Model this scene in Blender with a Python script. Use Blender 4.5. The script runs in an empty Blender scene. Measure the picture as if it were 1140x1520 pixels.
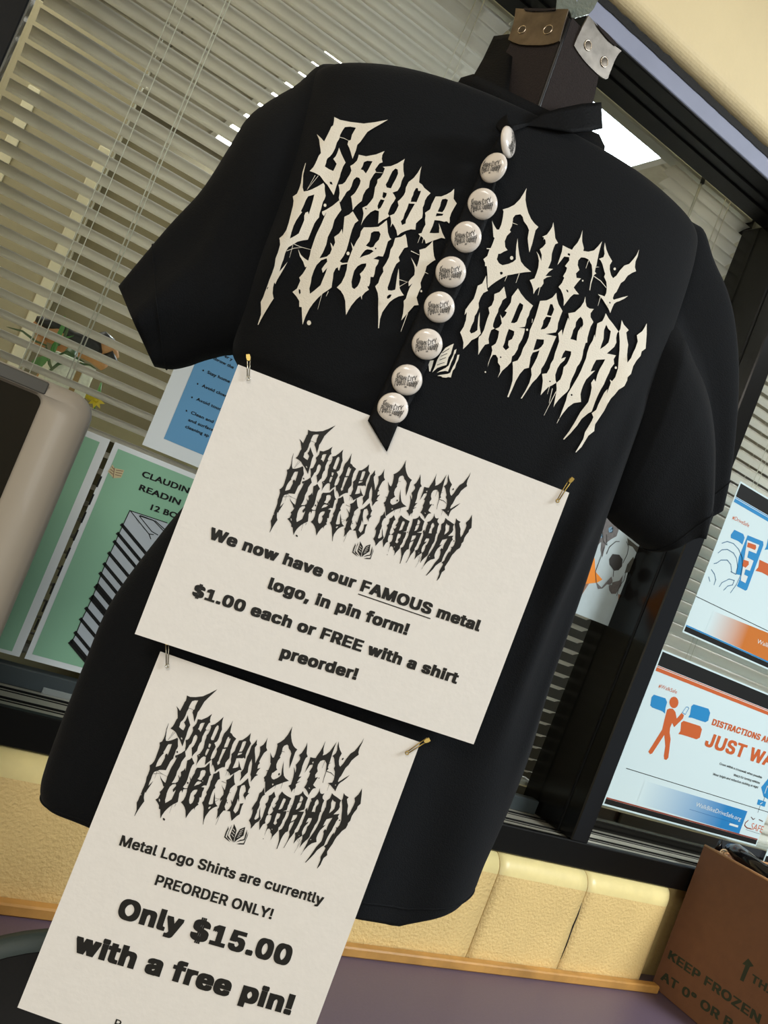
import bpy, bmesh, math, os, random
import numpy as np
from mathutils import Vector, Matrix
from mathutils.bvhtree import BVHTree
from mathutils.geometry import delaunay_2d_cdt

random.seed(7)
SC = bpy.context.scene
COL = SC.collection

# ------------------------------------------------------------------ camera
FPX, CX, CY = 1290.0, 570.0, 760.0            # focal length in pixels of the 1140x1520 frame
def _nz(v): return v / np.linalg.norm(v)
_h = np.array([2715.0 - CX, 1685.0 - CY]); _d = np.linalg.norm(_h)
_e1 = _h / _d; _e2 = np.array([-_e1[1], _e1[0]])
_V = _e1 * (-FPX * FPX / _d) + _e2 * (-30000)
_X = _nz(np.array([_h[0], _h[1], FPX])); _Z = _nz(np.array([_V[0], _V[1], FPX]))
_Y = _nz(np.cross(_Z, _X)); _Z = np.cross(_X, _Y)
ROT = np.array([_X, _Y, _Z])                   # camera (x right, y down, z forward) -> world
CAM = np.array([0.0, 0.0, 1.35])
cam = bpy.data.objects.new('camera', bpy.data.cameras.new('camera'))
COL.objects.link(cam)
cam.data.sensor_fit = 'VERTICAL'; cam.data.sensor_height = 36.0
cam.data.lens = FPX / 1520.0 * 36.0
cam.data.clip_start = 0.01; cam.data.clip_end = 50
_r, _u, _b = ROT @ np.array([1., 0, 0]), ROT @ np.array([0, -1., 0]), ROT @ np.array([0, 0, -1.])
cam.matrix_world = Matrix(((_r[0], _u[0], _b[0], CAM[0]), (_r[1], _u[1], _b[1], CAM[1]),
                           (_r[2], _u[2], _b[2], CAM[2]), (0, 0, 0, 1)))
SC.camera = cam

# ------------------------------------------------------------------ world, lights, exposure
SC.view_settings.view_transform = 'Standard'
SC.view_settings.look = 'None'
SC.view_settings.gamma = 1.0
SC.view_settings.use_curve_mapping = False
SC.view_settings.exposure = 0.6
world = bpy.data.worlds.new('room_air'); SC.world = world; world.use_nodes = True
world.node_tree.nodes['Background'].inputs[0].default_value = (0.75, 0.86, 1.0, 1)
world.node_tree.nodes['Background'].inputs[1].default_value = 0.30

def area_light(name, loc, sx, sy, power, color, rot=(0, 0, 0)):
    l = bpy.data.lights.new(name, 'AREA'); l.shape = 'RECTANGLE'; l.size = sx; l.size_y = sy
    l.energy = power; l.color = color
    o = bpy.data.objects.new(name, l); COL.objects.link(o); o.location = loc; o.rotation_euler = rot
    return o
# ceiling troffers on this side and in the office, plus added unseen fill lights
area_light('ceiling_lamp_warm', (-1.1, -0.7, 2.66), 0.6, 1.2, 20, (1.0, 0.92, 0.82))
area_light('ceiling_lamp_far', (1.4, -3.0, 2.66), 0.6, 1.2, 16, (1.0, 0.93, 0.84))
area_light('office_lamp', (2.3, 2.5, 2.66), 0.6, 1.2, 42, (0.95, 0.98, 1.0))
area_light('added_office_fill', (-0.4, 1.75, 2.66), 0.6, 0.6, 7, (1.0, 0.97, 0.90))  # unseen fill added to brighten the gaps between the left slats
area_light('added_cool_fill', (1.95, -0.9, 2.66), 0.6, 1.2, 66, (0.88, 0.95, 1.0))  # unseen cool fill added to brighten the counter from above
area_light('added_back_fill', (-1.55, -3.9, 1.5), 2.0, 1.8, 35, (0.93, 0.97, 1.0), (math.radians(90), 0, 0))  # unseen fill added behind the camera for papers and slat undersides

# ------------------------------------------------------------------ helpers
def ray(px, py): return ROT @ np.array([px - CX, py - CY, FPX]) / FPX
def atY(px, py, y):
    r = ray(px, py); return CAM + r * (y / r[1])
def atZ(px, py, z):
    r = ray(px, py); return CAM + r * ((z - CAM[2]) / r[2])
def atPlane(px, py, p0, n):
    r = ray(px, py); return CAM + r * (np.dot(np.array(p0) - CAM, n) / np.dot(r, n))

def lin(c):
    c = c / 255.0
    return c / 12.92 if c <= 0.04045 else ((c + 0.055) / 1.055) ** 2.4
def rgb(r, g, b): return (lin(r), lin(g), lin(b), 1.0)

MATS = {}
def mat(name, color, rough=0.6, metal=0.0, spec=0.5, noise=0.0, nscale=30.0, bump=0.0, bscale=200.0,
        sheen=0.0, coat=0.0, emit=None, estr=0.0, col2=None):
    if name in MATS: return MATS[name]
    m = bpy.data.materials.new(name); m.use_nodes = True; MATS[name] = m
    nt = m.node_tree; p = nt.nodes['Principled BSDF']
    p.inputs['Base Color'].default_value = color
    p.inputs['Roughness'].default_value = rough
    p.inputs['Metallic'].default_value = metal
    p.inputs['Specular IOR Level'].default_value = spec
    p.inputs['Sheen Weight'].default_value = sheen
    p.inputs['Coat Weight'].default_value = coat
    if emit:
        p.inputs['Emission Color'].default_value = emit; p.inputs['Emission Strength'].default_value = estr
    tc = nt.nodes.new('ShaderNodeTexCoord')
    if noise > 0:
        n = nt.nodes.new('ShaderNodeTexNoise'); n.inputs['Scale'].default_value = nscale
        n.inputs['Detail'].default_value = 6
        nt.links.new(tc.outputs['Object'], n.inputs['Vector'])
        r = nt.nodes.new('ShaderNodeValToRGB')
        r.color_ramp.elements[0].position = 0.3; r.color_ramp.elements[1].position = 0.7
        k = 1 - noise
        r.color_ramp.elements[0].color = (color[0] * k, color[1] * k, color[2] * k, 1)
        c2 = col2 or (min(1, color[0] * (1 + noise)), min(1, color[1] * (1 + noise)), min(1, color[2] * (1 + noise)), 1)
        r.color_ramp.elements[1].color = c2
        nt.links.new(n.outputs['Fac'], r.inputs['Fac']); nt.links.new(r.outputs['Color'], p.inputs['Base Color'])
    if bump > 0:
        n = nt.nodes.new('ShaderNodeTexNoise'); n.inputs['Scale'].default_value = bscale
        n.inputs['Detail'].default_value = 4
        nt.links.new(tc.outputs['Object'], n.inputs['Vector'])
        b = nt.nodes.new('ShaderNodeBump'); b.inputs['Strength'].default_value = bump
        b.inputs['Distance'].default_value = 0.002
        nt.links.new(n.outputs['Fac'], b.inputs['Height']); nt.links.new(b.outputs['Normal'], p.inputs['Normal'])
    return m

def link(name, me, m=None, parent=None, smooth=False):
    o = bpy.data.objects.new(name, me)
    if m is not None: me.materials.append(m)
    if smooth:
        for f in me.polygons: f.use_smooth = True
    COL.objects.link(o)
    if parent is not None: o.parent = parent
    return o
def pymesh(name, verts, faces, m=None, parent=None, smooth=False):
    me = bpy.data.meshes.new(name); me.from_pydata([tuple(map(float, v)) for v in verts], [], faces); me.update()
    return link(name, me, m, parent, smooth)
def empty(name, loc=(0, 0, 0)):
    o = bpy.data.objects.new(name, None); COL.objects.link(o); o.location = loc; o.empty_display_size = 0.02
    return o
def tag(o, label, cat, group=None, kind=None):
    o['label'] = label; o['category'] = cat
    if group: o['group'] = group
    if kind: o['kind'] = kind
    return o
def struct(o, label=None):
    o['kind'] = 'structure'
    if label: o['label'] = label
    return o
def thing(name, label, cat, group=None):
    return tag(empty(name), label, cat, group)

def box_mesh(name, lo, hi, bevel=0.0, seg=2):
    bm = bmesh.new(); bmesh.ops.create_cube(bm, size=1.0)
    lo = np.array(lo, float); hi = np.array(hi, float)
    for v in bm.verts:
        for i in range(3): v.co[i] = (lo[i] + hi[i]) / 2 + v.co[i] * (hi[i] - lo[i])
    if bevel > 0:
        bmesh.ops.bevel(bm, geom=bm.edges[:], offset=bevel, segments=seg, profile=0.5, affect='EDGES')
    me = bpy.data.meshes.new(name); bm.to_mesh(me); bm.free(); return me
def box(name, lo, hi, m, parent=None, bevel=0.0, seg=2):
    return link(name, box_mesh(name, lo, hi, bevel, seg), m, parent, smooth=False)

def tube_mesh(name, pts, r, seg=8, closed=False, caps=True):
    pts = [Vector(p) for p in pts]; n = len(pts); V = []; F = []
    rr = r if hasattr(r, '__len__') else [r] * n
    prev = None
    for i, p in enumerate(pts):
        a = pts[(i - 1) % n] if (closed or i > 0) else p
        b = pts[(i + 1) % n] if (closed or i < n - 1) else p
        t = (b - a).normalized()
        if prev is None:
            up = Vector((0, 0, 1)) if abs(t.z) < 0.9 else Vector((1, 0, 0))
            s = t.cross(up).normalized()
        else:
            s = (prev - t * prev.dot(t)).normalized()
        prev = s; q = t.cross(s)
        for k in range(seg):
            an = 2 * math.pi * k / seg
            V.append(p + (s * math.cos(an) + q * math.sin(an)) * rr[i])
    m = n if closed else n - 1
    for i in range(m):
        for k in range(seg):
            a = i * seg + k; b = i * seg + (k + 1) % seg
            c = ((i + 1) % n) * seg + (k + 1) % seg; d = ((i + 1) % n) * seg + k
            F.append((a, b, c, d))
    if caps and not closed:
        F.append(tuple(range(seg))[::-1]); F.append(tuple(range((n - 1) * seg, n * seg)))
    me = bpy.data.meshes.new(name); me.from_pydata([tuple(v) for v in V], [], F); me.update(); return me
def tube(name, pts, r, m, parent=None, seg=8, closed=False):
    return link(name, tube_mesh(name, pts, r, seg, closed), m, parent, smooth=True)

def densify(poly, step):
    out = []
    for i in range(len(poly)):
        a = np.array(poly[i], float); b = np.array(poly[(i + 1) % len(poly)], float)
        k = max(1, int(np.linalg.norm(b - a) / step))
        for j in range(k): out.append(tuple(a + (b - a) * j / k))
    return out
def fill2d(contours, rule='evenodd', grid=0.0):
    """Triangulate flat contours; returns 2-D verts and triangles."""
    pts = []; edges = []
    for c in contours:
        c = [tuple(map(float, q)) for q in c]
        if len(c) < 3: continue
        b = len(pts); pts += c
        edges += [(b + i, b + (i + 1) % len(c)) for i in range(len(c))]
    if not pts: return [], []
    A = np.array([pts[e[0]] for e in edges]); B = np.array([pts[e[1]] for e in edges])
    if grid > 0:
        P = np.array(pts); x0, y0 = P.min(0); x1, y1 = P.max(0)
        gx = np.arange(x0 + grid / 2, x1, grid); gy = np.arange(y0 + grid / 2, y1, grid)
        pts = pts + [(float(x), float(y)) for x in gx for y in gy]
    v, e, f, *_ = delaunay_2d_cdt([Vector(q) for q in pts], edges, [], 0, 1e-9)
    Vn = np.array([(q.x, q.y) for q in v]); T = np.array([t for t in f if len(t) == 3])
    if len(T) == 0: return [], []
    cen = Vn[T].mean(1)
    wn = np.zeros(len(cen), int)
    for s in range(0, len(cen), 2000):
        c = cen[s:s + 2000][:, None, :]
        up = (A[None, :, 1] <= c[..., 1]) & (B[None, :, 1] > c[..., 1])
        dn = (A[None, :, 1] > c[..., 1]) & (B[None, :, 1] <= c[..., 1])
        cr = (B[None, :, 0] - A[None, :, 0]) * (c[..., 1] - A[None, :, 1]) - (c[..., 0] - A[None, :, 0]) * (B[None, :, 1] - A[None, :, 1])
        if rule == 'evenodd':
            wn[s:s + 2000] = ((up & (cr > 0)) | (dn & (cr < 0))).sum(1) % 2
        else:
            wn[s:s + 2000] = (up & (cr > 0)).sum(1) - (dn & (cr < 0)).sum(1)
    T = T[wn != 0]
    a = Vn[T]; ar = (a[:, 1, 0] - a[:, 0, 0]) * (a[:, 2, 1] - a[:, 0, 1]) - (a[:, 2, 0] - a[:, 0, 0]) * (a[:, 1, 1] - a[:, 0, 1])
    T = T[np.abs(ar) > 1e-14]
    used = np.unique(T); mp = {int(u): i for i, u in enumerate(used)}
    return [tuple(Vn[u]) for u in used], [tuple(mp[int(q)] for q in t) for t in T]

_fd = bpy.utils.system_resource('DATAFILES')
def _font(fn):
    try: return bpy.data.fonts.load(os.path.join(_fd, 'fonts', fn))
    except Exception: return None
INTER = _font('Inter.woff2')
_tcache = {}
def text2d(s, humanist=False, track=1.0, bold=0.0):
    """Outline text filled in the plane: verts, tris, width, cap height (size 1)."""
    k = (s, humanist, track, bold)
    if k in _tcache: return _tcache[k]
    c = bpy.data.curves.new('glyphs', 'FONT'); c.body = s; c.size = 1.0; c.space_character = track
    if not humanist and INTER: c.font = INTER
    o = bpy.data.objects.new('glyphs', c); COL.objects.link(o)
    dg = bpy.context.evaluated_depsgraph_get()
    cu = o.evaluated_get(dg).to_curve(dg)
    cont = []
    for sp in cu.splines:
        P = []
        if sp.type == 'BEZIER':
            bp = sp.bezier_points; n = len(bp)
            for i in range(n):
                a, b = bp[i], bp[(i + 1) % n]
                p0, p1, p2, p3 = (np.array(q[:2]) for q in (a.co, a.handle_right, b.handle_left, b.co))
                straight = np.linalg.norm(np.cross(p1 - p0, p3 - p0)) + np.linalg.norm(np.cross(p2 - p0, p3 - p0)) < 1e-4
                for j in range(1 if straight else 5):
                    t = j / 5
                    P.append(tuple((1 - t) ** 3 * p0 + 3 * (1 - t) ** 2 * t * p1 + 3 * (1 - t) * t * t * p2 + t ** 3 * p3))
        else:
            P = [tuple(q.co[:2]) for q in sp.points]
        if len(P) > 2: cont.append(P)
    bpy.data.objects.remove(o); bpy.data.curves.remove(c)
    ar = lambda c_: sum(c_[i - 1][0] * c_[i][1] - c_[i][0] * c_[i - 1][1] for i in range(len(c_)))
    big = max(cont, key=lambda c_: abs(ar(c_)))
    cont = [c_[::-1] if len(c_) == 4 and ar(c_) * ar(big) < 0 else c_ for c_ in cont]
    v, t = fill2d(cont, 'nonzero')
    V = np.array(v); w0, w1 = V[:, 0].min(), V[:, 0].max()
    _tcache[k] = (V, t, w0, w1); return _tcache[k]
CAPH = {}
for _h in (False, True):
    _v = text2d('H', _h)[0]; CAPH[_h] = float(_v[:, 1].max())
def track_of(bold): return 1.0 + 2.2 * max(0.0, bold - 0.01)
def text_geo(s, bold=0.0, humanist=False):
    V, T, w0, w1 = text2d(s, humanist, track_of(bold))
    if bold <= 0: return V, T
    vs = [V]; ts = list(T); n = len(V)
    for k in range(8):
        ox, oy_ = ((1, 0), (1, 1), (0, 1), (-1, 1), (-1, 0), (-1, -1), (0, -1), (1, -1))[k]
        vs.append(V + np.array([ox * bold, oy_ * bold * 0.62]))
        ts += [tuple(q + n * (k + 1) for q in t) for t in T]
    return np.vstack(vs), ts

class Sheet:
    """A flat printed sheet: p0 a point on it, u right, v down (unit vectors), n towards the reader."""
    def __init__(s, p0, u, v):
        s.p0 = np.array(p0, float); s.u = _nz(np.array(u, float)); s.v = _nz(np.array(v, float))
        s.v = _nz(s.v - s.u * np.dot(s.u, s.v)); s.n = np.cross(s.v, s.u)
        if np.dot(s.n, CAM - s.p0) < 0: s.n = -s.n
    def loc(s, px, py):
        w = atPlane(px, py, s.p0, s.n) - s.p0
        return np.array([np.dot(w, s.u), np.dot(w, s.v)])
    def W(s, a, b, off=0.0): return s.p0 + s.u * a + s.v * b + s.n * off
    def poly(s, name, contours, m, parent, layer=1, px=True, grid=0):
        C = [[tuple(s.loc(*q)) if px else tuple(q) for q in c] for c in contours]
        v, t = fill2d(C)
        return pymesh(name, [s.W(q[0], q[1], 0.00022 * layer) for q in v], t, m, parent)
    def rect(s, name, a0, b0, a1, b1, m, parent, layer=1):
        return pymesh(name, [s.W(a0, b0, .00022 * layer), s.W(a0, b1, .00022 * layer), s.W(a1, b1, .00022 * layer), s.W(a1, b0, .00022 * layer)], [(0, 1, 2, 3)], m, parent)
    def line(s, name, segs, w, m, parent, layer=1, px=True):
        V = []; F = []
        for seg in segs:
            P = [s.loc(*q) if px else np.array(q, float) for q in seg]
            for i in range(len(P) - 1):
                a, b = P[i], P[i + 1]; d = b - a; L = np.linalg.norm(d)
                if L < 1e-9: continue
                d = d / L; q = np.array([-d[1], d[0]]) * w / 2; k = len(V)
                a = a - d * w * .3; b = b + d * w * .3
                V += [s.W(*(a + q), .00022 * layer), s.W(*(a - q), .00022 * layer), s.W(*(b - q), .00022 * layer), s.W(*(b + q), .00022 * layer)]
                F.append((k, k + 1, k + 2, k + 3))
        return pymesh(name, V, F, m, parent)
    def text(s, name, string, a, b, cap, m, parent, bold=0.0, humanist=False, px=True, layer=1, ref=None):
        """baseline from a to b (pixels); cap = capital height in pixels at a"""
        A = s.loc(*a) if px else np.array(a, float); B = s.loc(*b) if px else np.array(b, float)
        d = B - A; L = np.linalg.norm(d); d = d / L; up = np.array([d[1], -d[0]])
        V, T = text_geo(string, bold, humanist)
        if ref: w0, w1 = text_geo(ref, bold, humanist)[0][:, 0].min(), text_geo(ref, bold, humanist)[0][:, 0].max()
        else: w0, w1 = V[:, 0].min(), V[:, 0].max()
        if px:
            dist = np.linalg.norm(s.W(*A) - CAM); capm = cap / FPX * np.dot(s.W(*A) - CAM, ROT @ np.array([0, 0, 1.]))
        else: capm = cap
        sx = L / (w1 - w0); sy = capm / (CAPH[humanist] + 1.24 * bold)
        VV = []
        n0 = len(V) // 9 if bold > 0 else 10 ** 9
        for i, q in enumerate(V):
            p = A + d * (q[0] - w0) * sx + up * (q[1] + .62 * bold) * sy
            VV.append(s.W(p[0], p[1], .00022 * layer + 0.00002 * (i // n0)))
        return pymesh(name, VV, T, m, parent)
    def slab(s, name, a0, b0, a1, b1, m, parent=None, th=0.0004, curl=0.0):
        nx, ny = 12, 12; V = []; F = []
        for side in (0, 1):
            for j in range(ny + 1):
                for i in range(nx + 1):
                    V.append(s.W(a0 + (a1 - a0) * i / nx, b0 + (b1 - b0) * j / ny, -th * side))
        N = (nx + 1) * (ny + 1)
        for j in range(ny):
            for i in range(nx):
                a = j * (nx + 1) + i
                F.append((a, a + nx + 1, a + nx + 2, a + 1)); F.append((N + a, N + a + 1, N + a + nx + 2, N + a + nx + 1))
        ring = [i for i in range(nx + 1)] + [j * (nx + 1) + nx for j in range(1, ny + 1)] + [ny * (nx + 1) + i for i in range(nx - 1, -1, -1)] + [j * (nx + 1) for j in range(ny - 1, 0, -1)]
        for i in range(len(ring)):
            a, b = ring[i], ring[(i + 1) % len(ring)]; F.append((a, b, N + b, N + a))
        return pymesh(name, V, F, m, parent)

# ------------------------------------------------------------------ the spiky logo, traced letter by letter
# each letter: tracing window (x, y, scale), outline, holes
WN = {'A': (450, 170, 6), 'B': (560, 220, 6), 'C': (370, 260, 6), 'E': (500, 320, 6), 'F': (680, 270, 6),
      'G': (800, 320, 6), 'H': (670, 410, 6), 'I': (790, 440, 6), 'K': (600, 490, 11.4),
      'P': (290, 1060, 9.5), 'Q': (310, 1140, 9.5)}
def _p(s):
    n = [float(q) for q in s.replace(',', ' ').split()]
    return list(zip(n[0::2], n[1::2]))
LETTERS = [
 ('A', '277 22 330 48 420 66 540 80 640 68 755 46 690 85 630 118 572 155 540 200 508 245 482 270 470 320 440 395 425 340 412 300 395 265 403 235 425 225 435 180 470 118 420 108 372 112 352 140 330 180 322 215 300 250 285 300 262 345 240 372 215 392 208 410 205 430 193 463 230 487 268 503 285 470 298 440 283 415 268 395 290 372 305 340 320 295 340 350 378 428 355 465 335 520 325 560 310 600 295 640 272 718 240 665 215 625 190 600 150 545 105 520 58 503 90 470 110 435 125 400 140 365 158 345 155 310 148 270 143 225 122 175 155 205 187 240 205 205 225 165 240 135 250 110 268 95 275 60',
  ['235 598 255 600 263 625 240 620']),
 ('A', '495 358 560 372 650 355 725 325 705 360 700 395 708 425 680 435 665 455 640 490 650 510 628 535 610 565 595 590 585 650 560 670 535 715 522 770 490 795 460 825 442 852 437 800 430 745 425 730 455 705 470 685 490 650 505 620 512 590 500 565 475 557 450 580 440 605 432 635 415 670 385 690 370 720 345 755 325 780 318 740 325 700 322 660 315 625 350 620 375 600 395 565 415 535 430 500 420 458 450 440 480 410 490 380',
  ['540 425 570 412 618 416 600 450 580 490 558 525 535 495 512 488 530 460']),
 ('A', '710 465 780 460 840 435 905 395 892 440 893 500 900 545 878 590 865 640 840 680 795 695 810 715 825 745 805 780 785 805 770 840 755 885 768 905 740 925 710 940 668 972 672 920 675 860 640 850 600 870 565 905 535 945 515 985 530 930 538 880 528 830 570 810 600 775 625 740 635 690 640 650 660 610 662 580 690 560 712 525 720 500 728 480',
  ['822 480 842 490 846 525 825 575 800 620 782 658 745 650 735 625 755 590 775 545 795 505', '712 690 745 700 740 725 722 748 705 735', '690 755 725 762 712 790 690 830 668 845 662 815 675 780', '548 828 572 840 555 845']),
 ('A', '1055 460 1045 500 1038 550 1032 605 1060 625 1080 655 1105 675 1135 700 1105 730 1085 765 1078 800 1065 830 1065 880 1060 920 1030 945 1005 970 1000 1025 960 1022 915 1035 870 1055 840 1080 830 1030 810 990 795 970 778 1005 785 960 780 920 772 900 810 885 830 855 850 810 842 775 870 750 895 720 910 690 915 650 940 600 985 565 1020 520',
  ['1005 655 1022 655 1025 680 1050 680 1040 710 1025 745 1010 780 985 778 958 778 965 745 980 715 985 690', '940 792 995 795 975 830 955 865 935 905 915 940 912 970 880 985 870 950 890 930 905 880 925 840']),
 ('B', '685 362 683 400 680 450 708 492 685 530 660 575 645 620 645 655 640 670 620 650 595 655 560 645 510 640 495 690 465 755 510 757 550 755 553 710 548 668 565 710 580 755 605 805 570 798 530 812 485 828 432 850 425 820 400 790 375 775 367 762 395 755 410 715 430 680 425 640 430 600 425 575 455 555 470 545 485 500 505 460 520 430 570 430 620 410 655 390',
  ['578 455 610 450 630 460 618 500 598 545 580 570 538 565 560 515 568 480', '530 578 590 585 580 600 520 607']),
 ('C', '504 -108 480 0 478 60 475 110 485 145 520 140 560 125 610 100 660 70 672 90 672 130 680 185 670 215 655 240 640 300 625 345 622 375 600 400 580 430 560 480 540 530 522 575 480 580 430 592 390 618 350 640 330 670 318 700 305 750 285 800 268 860 310 810 340 772 315 820 280 880 250 930 232 970 222 955 212 1000 208 1050 215 1090 218 1098 190 1140 160 1190 130 1240 105 1285 80 1335 75 1330 90 1285 105 1240 105 1180 102 1130 125 1085 140 1040 160 990 180 930 205 870 225 810 235 740 255 690 275 620 272 580 268 562 300 535 330 490 350 430 370 350 390 270 395 230 388 190 425 165 445 120 460 70 470 0 475 -30 500 -108',
  ['525 188 580 172 570 215 552 280 530 350 522 325 500 335 490 360 490 400 470 450 440 520 400 545 362 565 375 510 395 450 420 400 450 355 470 330 460 320 485 270 505 220', '165 995 170 998 160 1018 155 1010']),
 ('C', '800 225 808 260 820 310 790 350 758 400 740 470 700 550 685 620 655 690 625 740 650 735 690 725 720 700 735 660 722 600 735 615 748 640 765 600 757 550 800 520 825 480 832 525 838 470 845 400 848 370 890 350 922 322 950 370 972 405 940 430 918 480 900 540 885 600 868 660 860 680 840 720 805 768 830 782 880 778 884 786 815 800 800 850 793 845 790 820 770 830 750 870 745 920 738 960 733 1000 700 1025 660 1050 610 1095 570 1140 535 1190 500 1260 475 1333 470 1250 467 1175 445 1172 445 1120 420 1080 385 1040 425 1010 455 940 445 912 475 880 500 840 512 815 497 820 480 770 450 720 435 660 460 710 490 740 525 762 540 715 548 670 565 620 585 560 605 510 620 480 645 430 670 370 690 325 665 365 650 345 648 325 690 305 745 270',
  ['690 740 695 770 670 800 645 835 655 870 695 825 680 870 655 930 635 980 600 1010 570 1035 540 1057 535 1010 548 960 555 910 575 850 600 800 640 758', '440 1015 455 1020 458 1050 447 1062 440 1040']),
 ('E', '240 105 300 105 370 100 410 70 445 40 450 90 455 150 470 195 485 210 455 230 440 280 425 330 410 365 370 360 325 385 375 395 365 430 345 460 335 520 325 548 300 545 295 600 285 630 270 630 285 660 250 685 225 715 222 750 212 715 175 745 130 800 100 850 82 885 78 830 75 760 60 710 35 670 0 640 40 600 70 540 88 480 95 420 120 350 140 300 125 235 150 280 175 230 205 185 215 140',
  ['330 140 375 140 390 165 375 215 345 245 325 280 300 285 258 268 290 230 300 190 305 155', '270 300 310 305 328 318 290 345 240 360 203 377 225 340 250 310', '262 425 260 450 235 490 205 520 215 550 205 590 185 630 155 655 135 640 130 590 140 545 155 490 185 450 220 430', '338 288 350 285 353 298 342 302']),
 ('E', '520 200 570 190 610 165 620 200 625 240 632 280 600 290 575 330 550 370 560 405 530 430 510 470 490 520 470 590 452 640 455 665 490 668 520 660 525 630 535 550 550 470 555 540 555 600 560 650 575 680 597 710 550 720 510 740 470 770 440 810 405 860 385 920 375 1003 368 1003 370 900 368 820 370 740 365 690 342 630 370 600 385 550 415 500 410 465 440 420 465 370 480 300 500 270',
  ['445 735 450 715 470 702 490 705 475 730 455 742']),
 ('E', '855 225 858 300 865 360 878 395 850 410 830 425 800 450 790 490 780 520 760 560 745 600 750 640 730 680 710 730 720 770 728 797 690 800 655 840 620 880 575 933 590 870 597 800 595 760 615 740 630 690 650 640 672 605 640 630 638 590 660 560 690 530 695 490 690 450 675 410 660 372 690 420 712 460 730 400 740 350 735 305 790 290 830 255', []),
 ('F', '610 55 603 100 600 160 610 220 625 275 650 330 680 370 715 402 690 430 675 490 660 550 635 628 628 580 622 530 620 500 632 430 615 390 585 350 575 310 555 288 510 295 490 320 485 360 480 390 460 430 470 445 435 480 415 530 420 580 440 608 410 620 375 640 358 640 352 665 345 690 365 725 395 742 450 730 490 712 515 690 515 620 520 560 530 503 535 580 545 650 560 710 590 750 650 800 590 805 530 815 480 825 440 832 400 850 350 880 300 915 265 945 262 900 262 830 255 750 240 750 240 720 225 688 260 660 280 600 255 597 255 590 290 590 310 545 325 500 315 490 310 420 302 345 325 395 345 425 365 425 385 380 400 310 405 265 398 245 450 230 500 205 550 155 585 100',
  ['371 808 378 801 392 801 399 812 392 825 378 827']),
 ('F', '848 358 855 410 860 450 865 500 890 545 865 555 850 590 835 640 830 700 815 740 800 770 845 775 810 800 778 838 835 840 790 850 760 870 760 905 740 935 715 940 690 965 672 1000 668 950 655 910 638 875 680 860 700 810 715 760 720 700 710 650 698 620 720 650 742 705 745 650 728 600 755 580 780 550 778 520 768 505 760 520 765 495 750 488 790 470 820 430 838 400', []),
 ('G', '388 130 385 180 385 230 400 290 395 315 440 322 490 310 525 275 562 230 545 290 530 350 520 400 512 445 505 455 540 458 505 462 498 500 510 515 490 530 480 560 465 610 455 670 450 660 460 590 475 540 475 490 470 440 450 405 440 390 410 375 375 372 350 400 345 440 360 485 330 515 335 555 375 560 340 600 310 640 330 670 357 702 310 700 280 725 250 765 220 805 222 750 212 700 195 660 175 635 205 600 225 555 215 540 240 500 250 465 232 450 270 400 270 370 225 365 190 410 165 440 185 380 205 320 212 265 260 290 295 305 310 280 345 240 370 190',
  ['245 655 262 670 260 688 245 672', '258 335 278 340 275 360 255 350']),
 ('G', '587 240 600 300 620 350 652 405 632 440 630 480 642 530 660 558 690 535 720 490 760 445 805 430 840 390 870 350 892 300 880 360 860 410 855 460 865 495 830 510 790 535 760 580 730 600 710 640 690 680 670 700 658 735 665 750 700 740 750 725 795 715 760 740 720 760 690 770 670 785 655 815 635 868 620 830 595 790 570 750 545 720 525 700 560 710 585 720 600 690 605 640 600 590 580 545 590 520 578 480 565 430 550 400 535 385 575 370 585 340 580 290',
  ['625 768 638 770 637 784 627 782']),
 ('H', '310 -5 312 50 318 110 325 130 285 150 260 190 242 240 245 280 225 330 208 355 200 400 180 440 162 490 175 510 205 500 232 480 235 430 240 370 252 320 252 380 250 440 262 510 230 545 180 570 150 605 105 650 108 590 95 540 78 500 110 450 130 390 138 320 118 345 125 300 160 250 200 200 220 140 235 85 275 65', []),
 ('H', '470 93 480 140 490 190 455 215 445 245 420 290 415 320 390 370 372 425 370 450 385 465 355 480 340 520 330 560 335 600 300 610 270 650 240 700 242 640 240 580 245 540 265 525 290 480 305 430 320 380 340 330 330 280 360 260 380 210 383 160 430 140', []),
 ('H', '593 108 620 155 660 205 700 240 727 262 700 310 690 350 672 380 665 420 655 450 600 458 655 466 650 500 630 560 600 610 590 650 560 700 540 715 532 765 500 800 455 840 412 905 435 850 435 800 415 770 415 730 395 700 370 700 345 740 322 810 330 770 355 700 365 660 358 625 395 600 415 550 425 490 390 470 425 455 450 420 435 340 455 375 480 350 495 320 475 310 500 280 530 235 538 180',
  ['610 235 640 255 635 290 615 330 600 370 585 405 560 418 530 415 550 370 570 320 590 270', '512 470 560 490 558 520 540 560 510 575 505 610 515 635 485 660 458 630 475 590 485 545 500 500', '430 718 440 713 447 722 438 732']),
 ('H', '935 148 940 200 955 250 990 310 970 360 950 420 945 470 930 500 840 515 935 535 915 580 890 640 870 690 845 750 825 790 800 825 797 860 760 910 720 950 680 1010 628 1090 618 1088 660 1020 695 950 715 880 710 825 740 770 765 720 785 660 760 670 725 680 705 720 700 760 690 815 650 825 610 870 575 930 545 1000 510 1078 498 1075 525 1000 545 930 548 860 548 800 545 765 590 750 620 700 640 640 670 590 690 540 700 480 730 410 750 360 770 290 790 220 850 215 900 190',
  ['880 248 900 250 915 295 905 325 890 355 850 345 865 300', '845 360 890 365 880 400 855 450 830 470 795 475 815 430 820 395', '760 560 825 565 822 600 800 630 775 650 730 660 745 610']),
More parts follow.
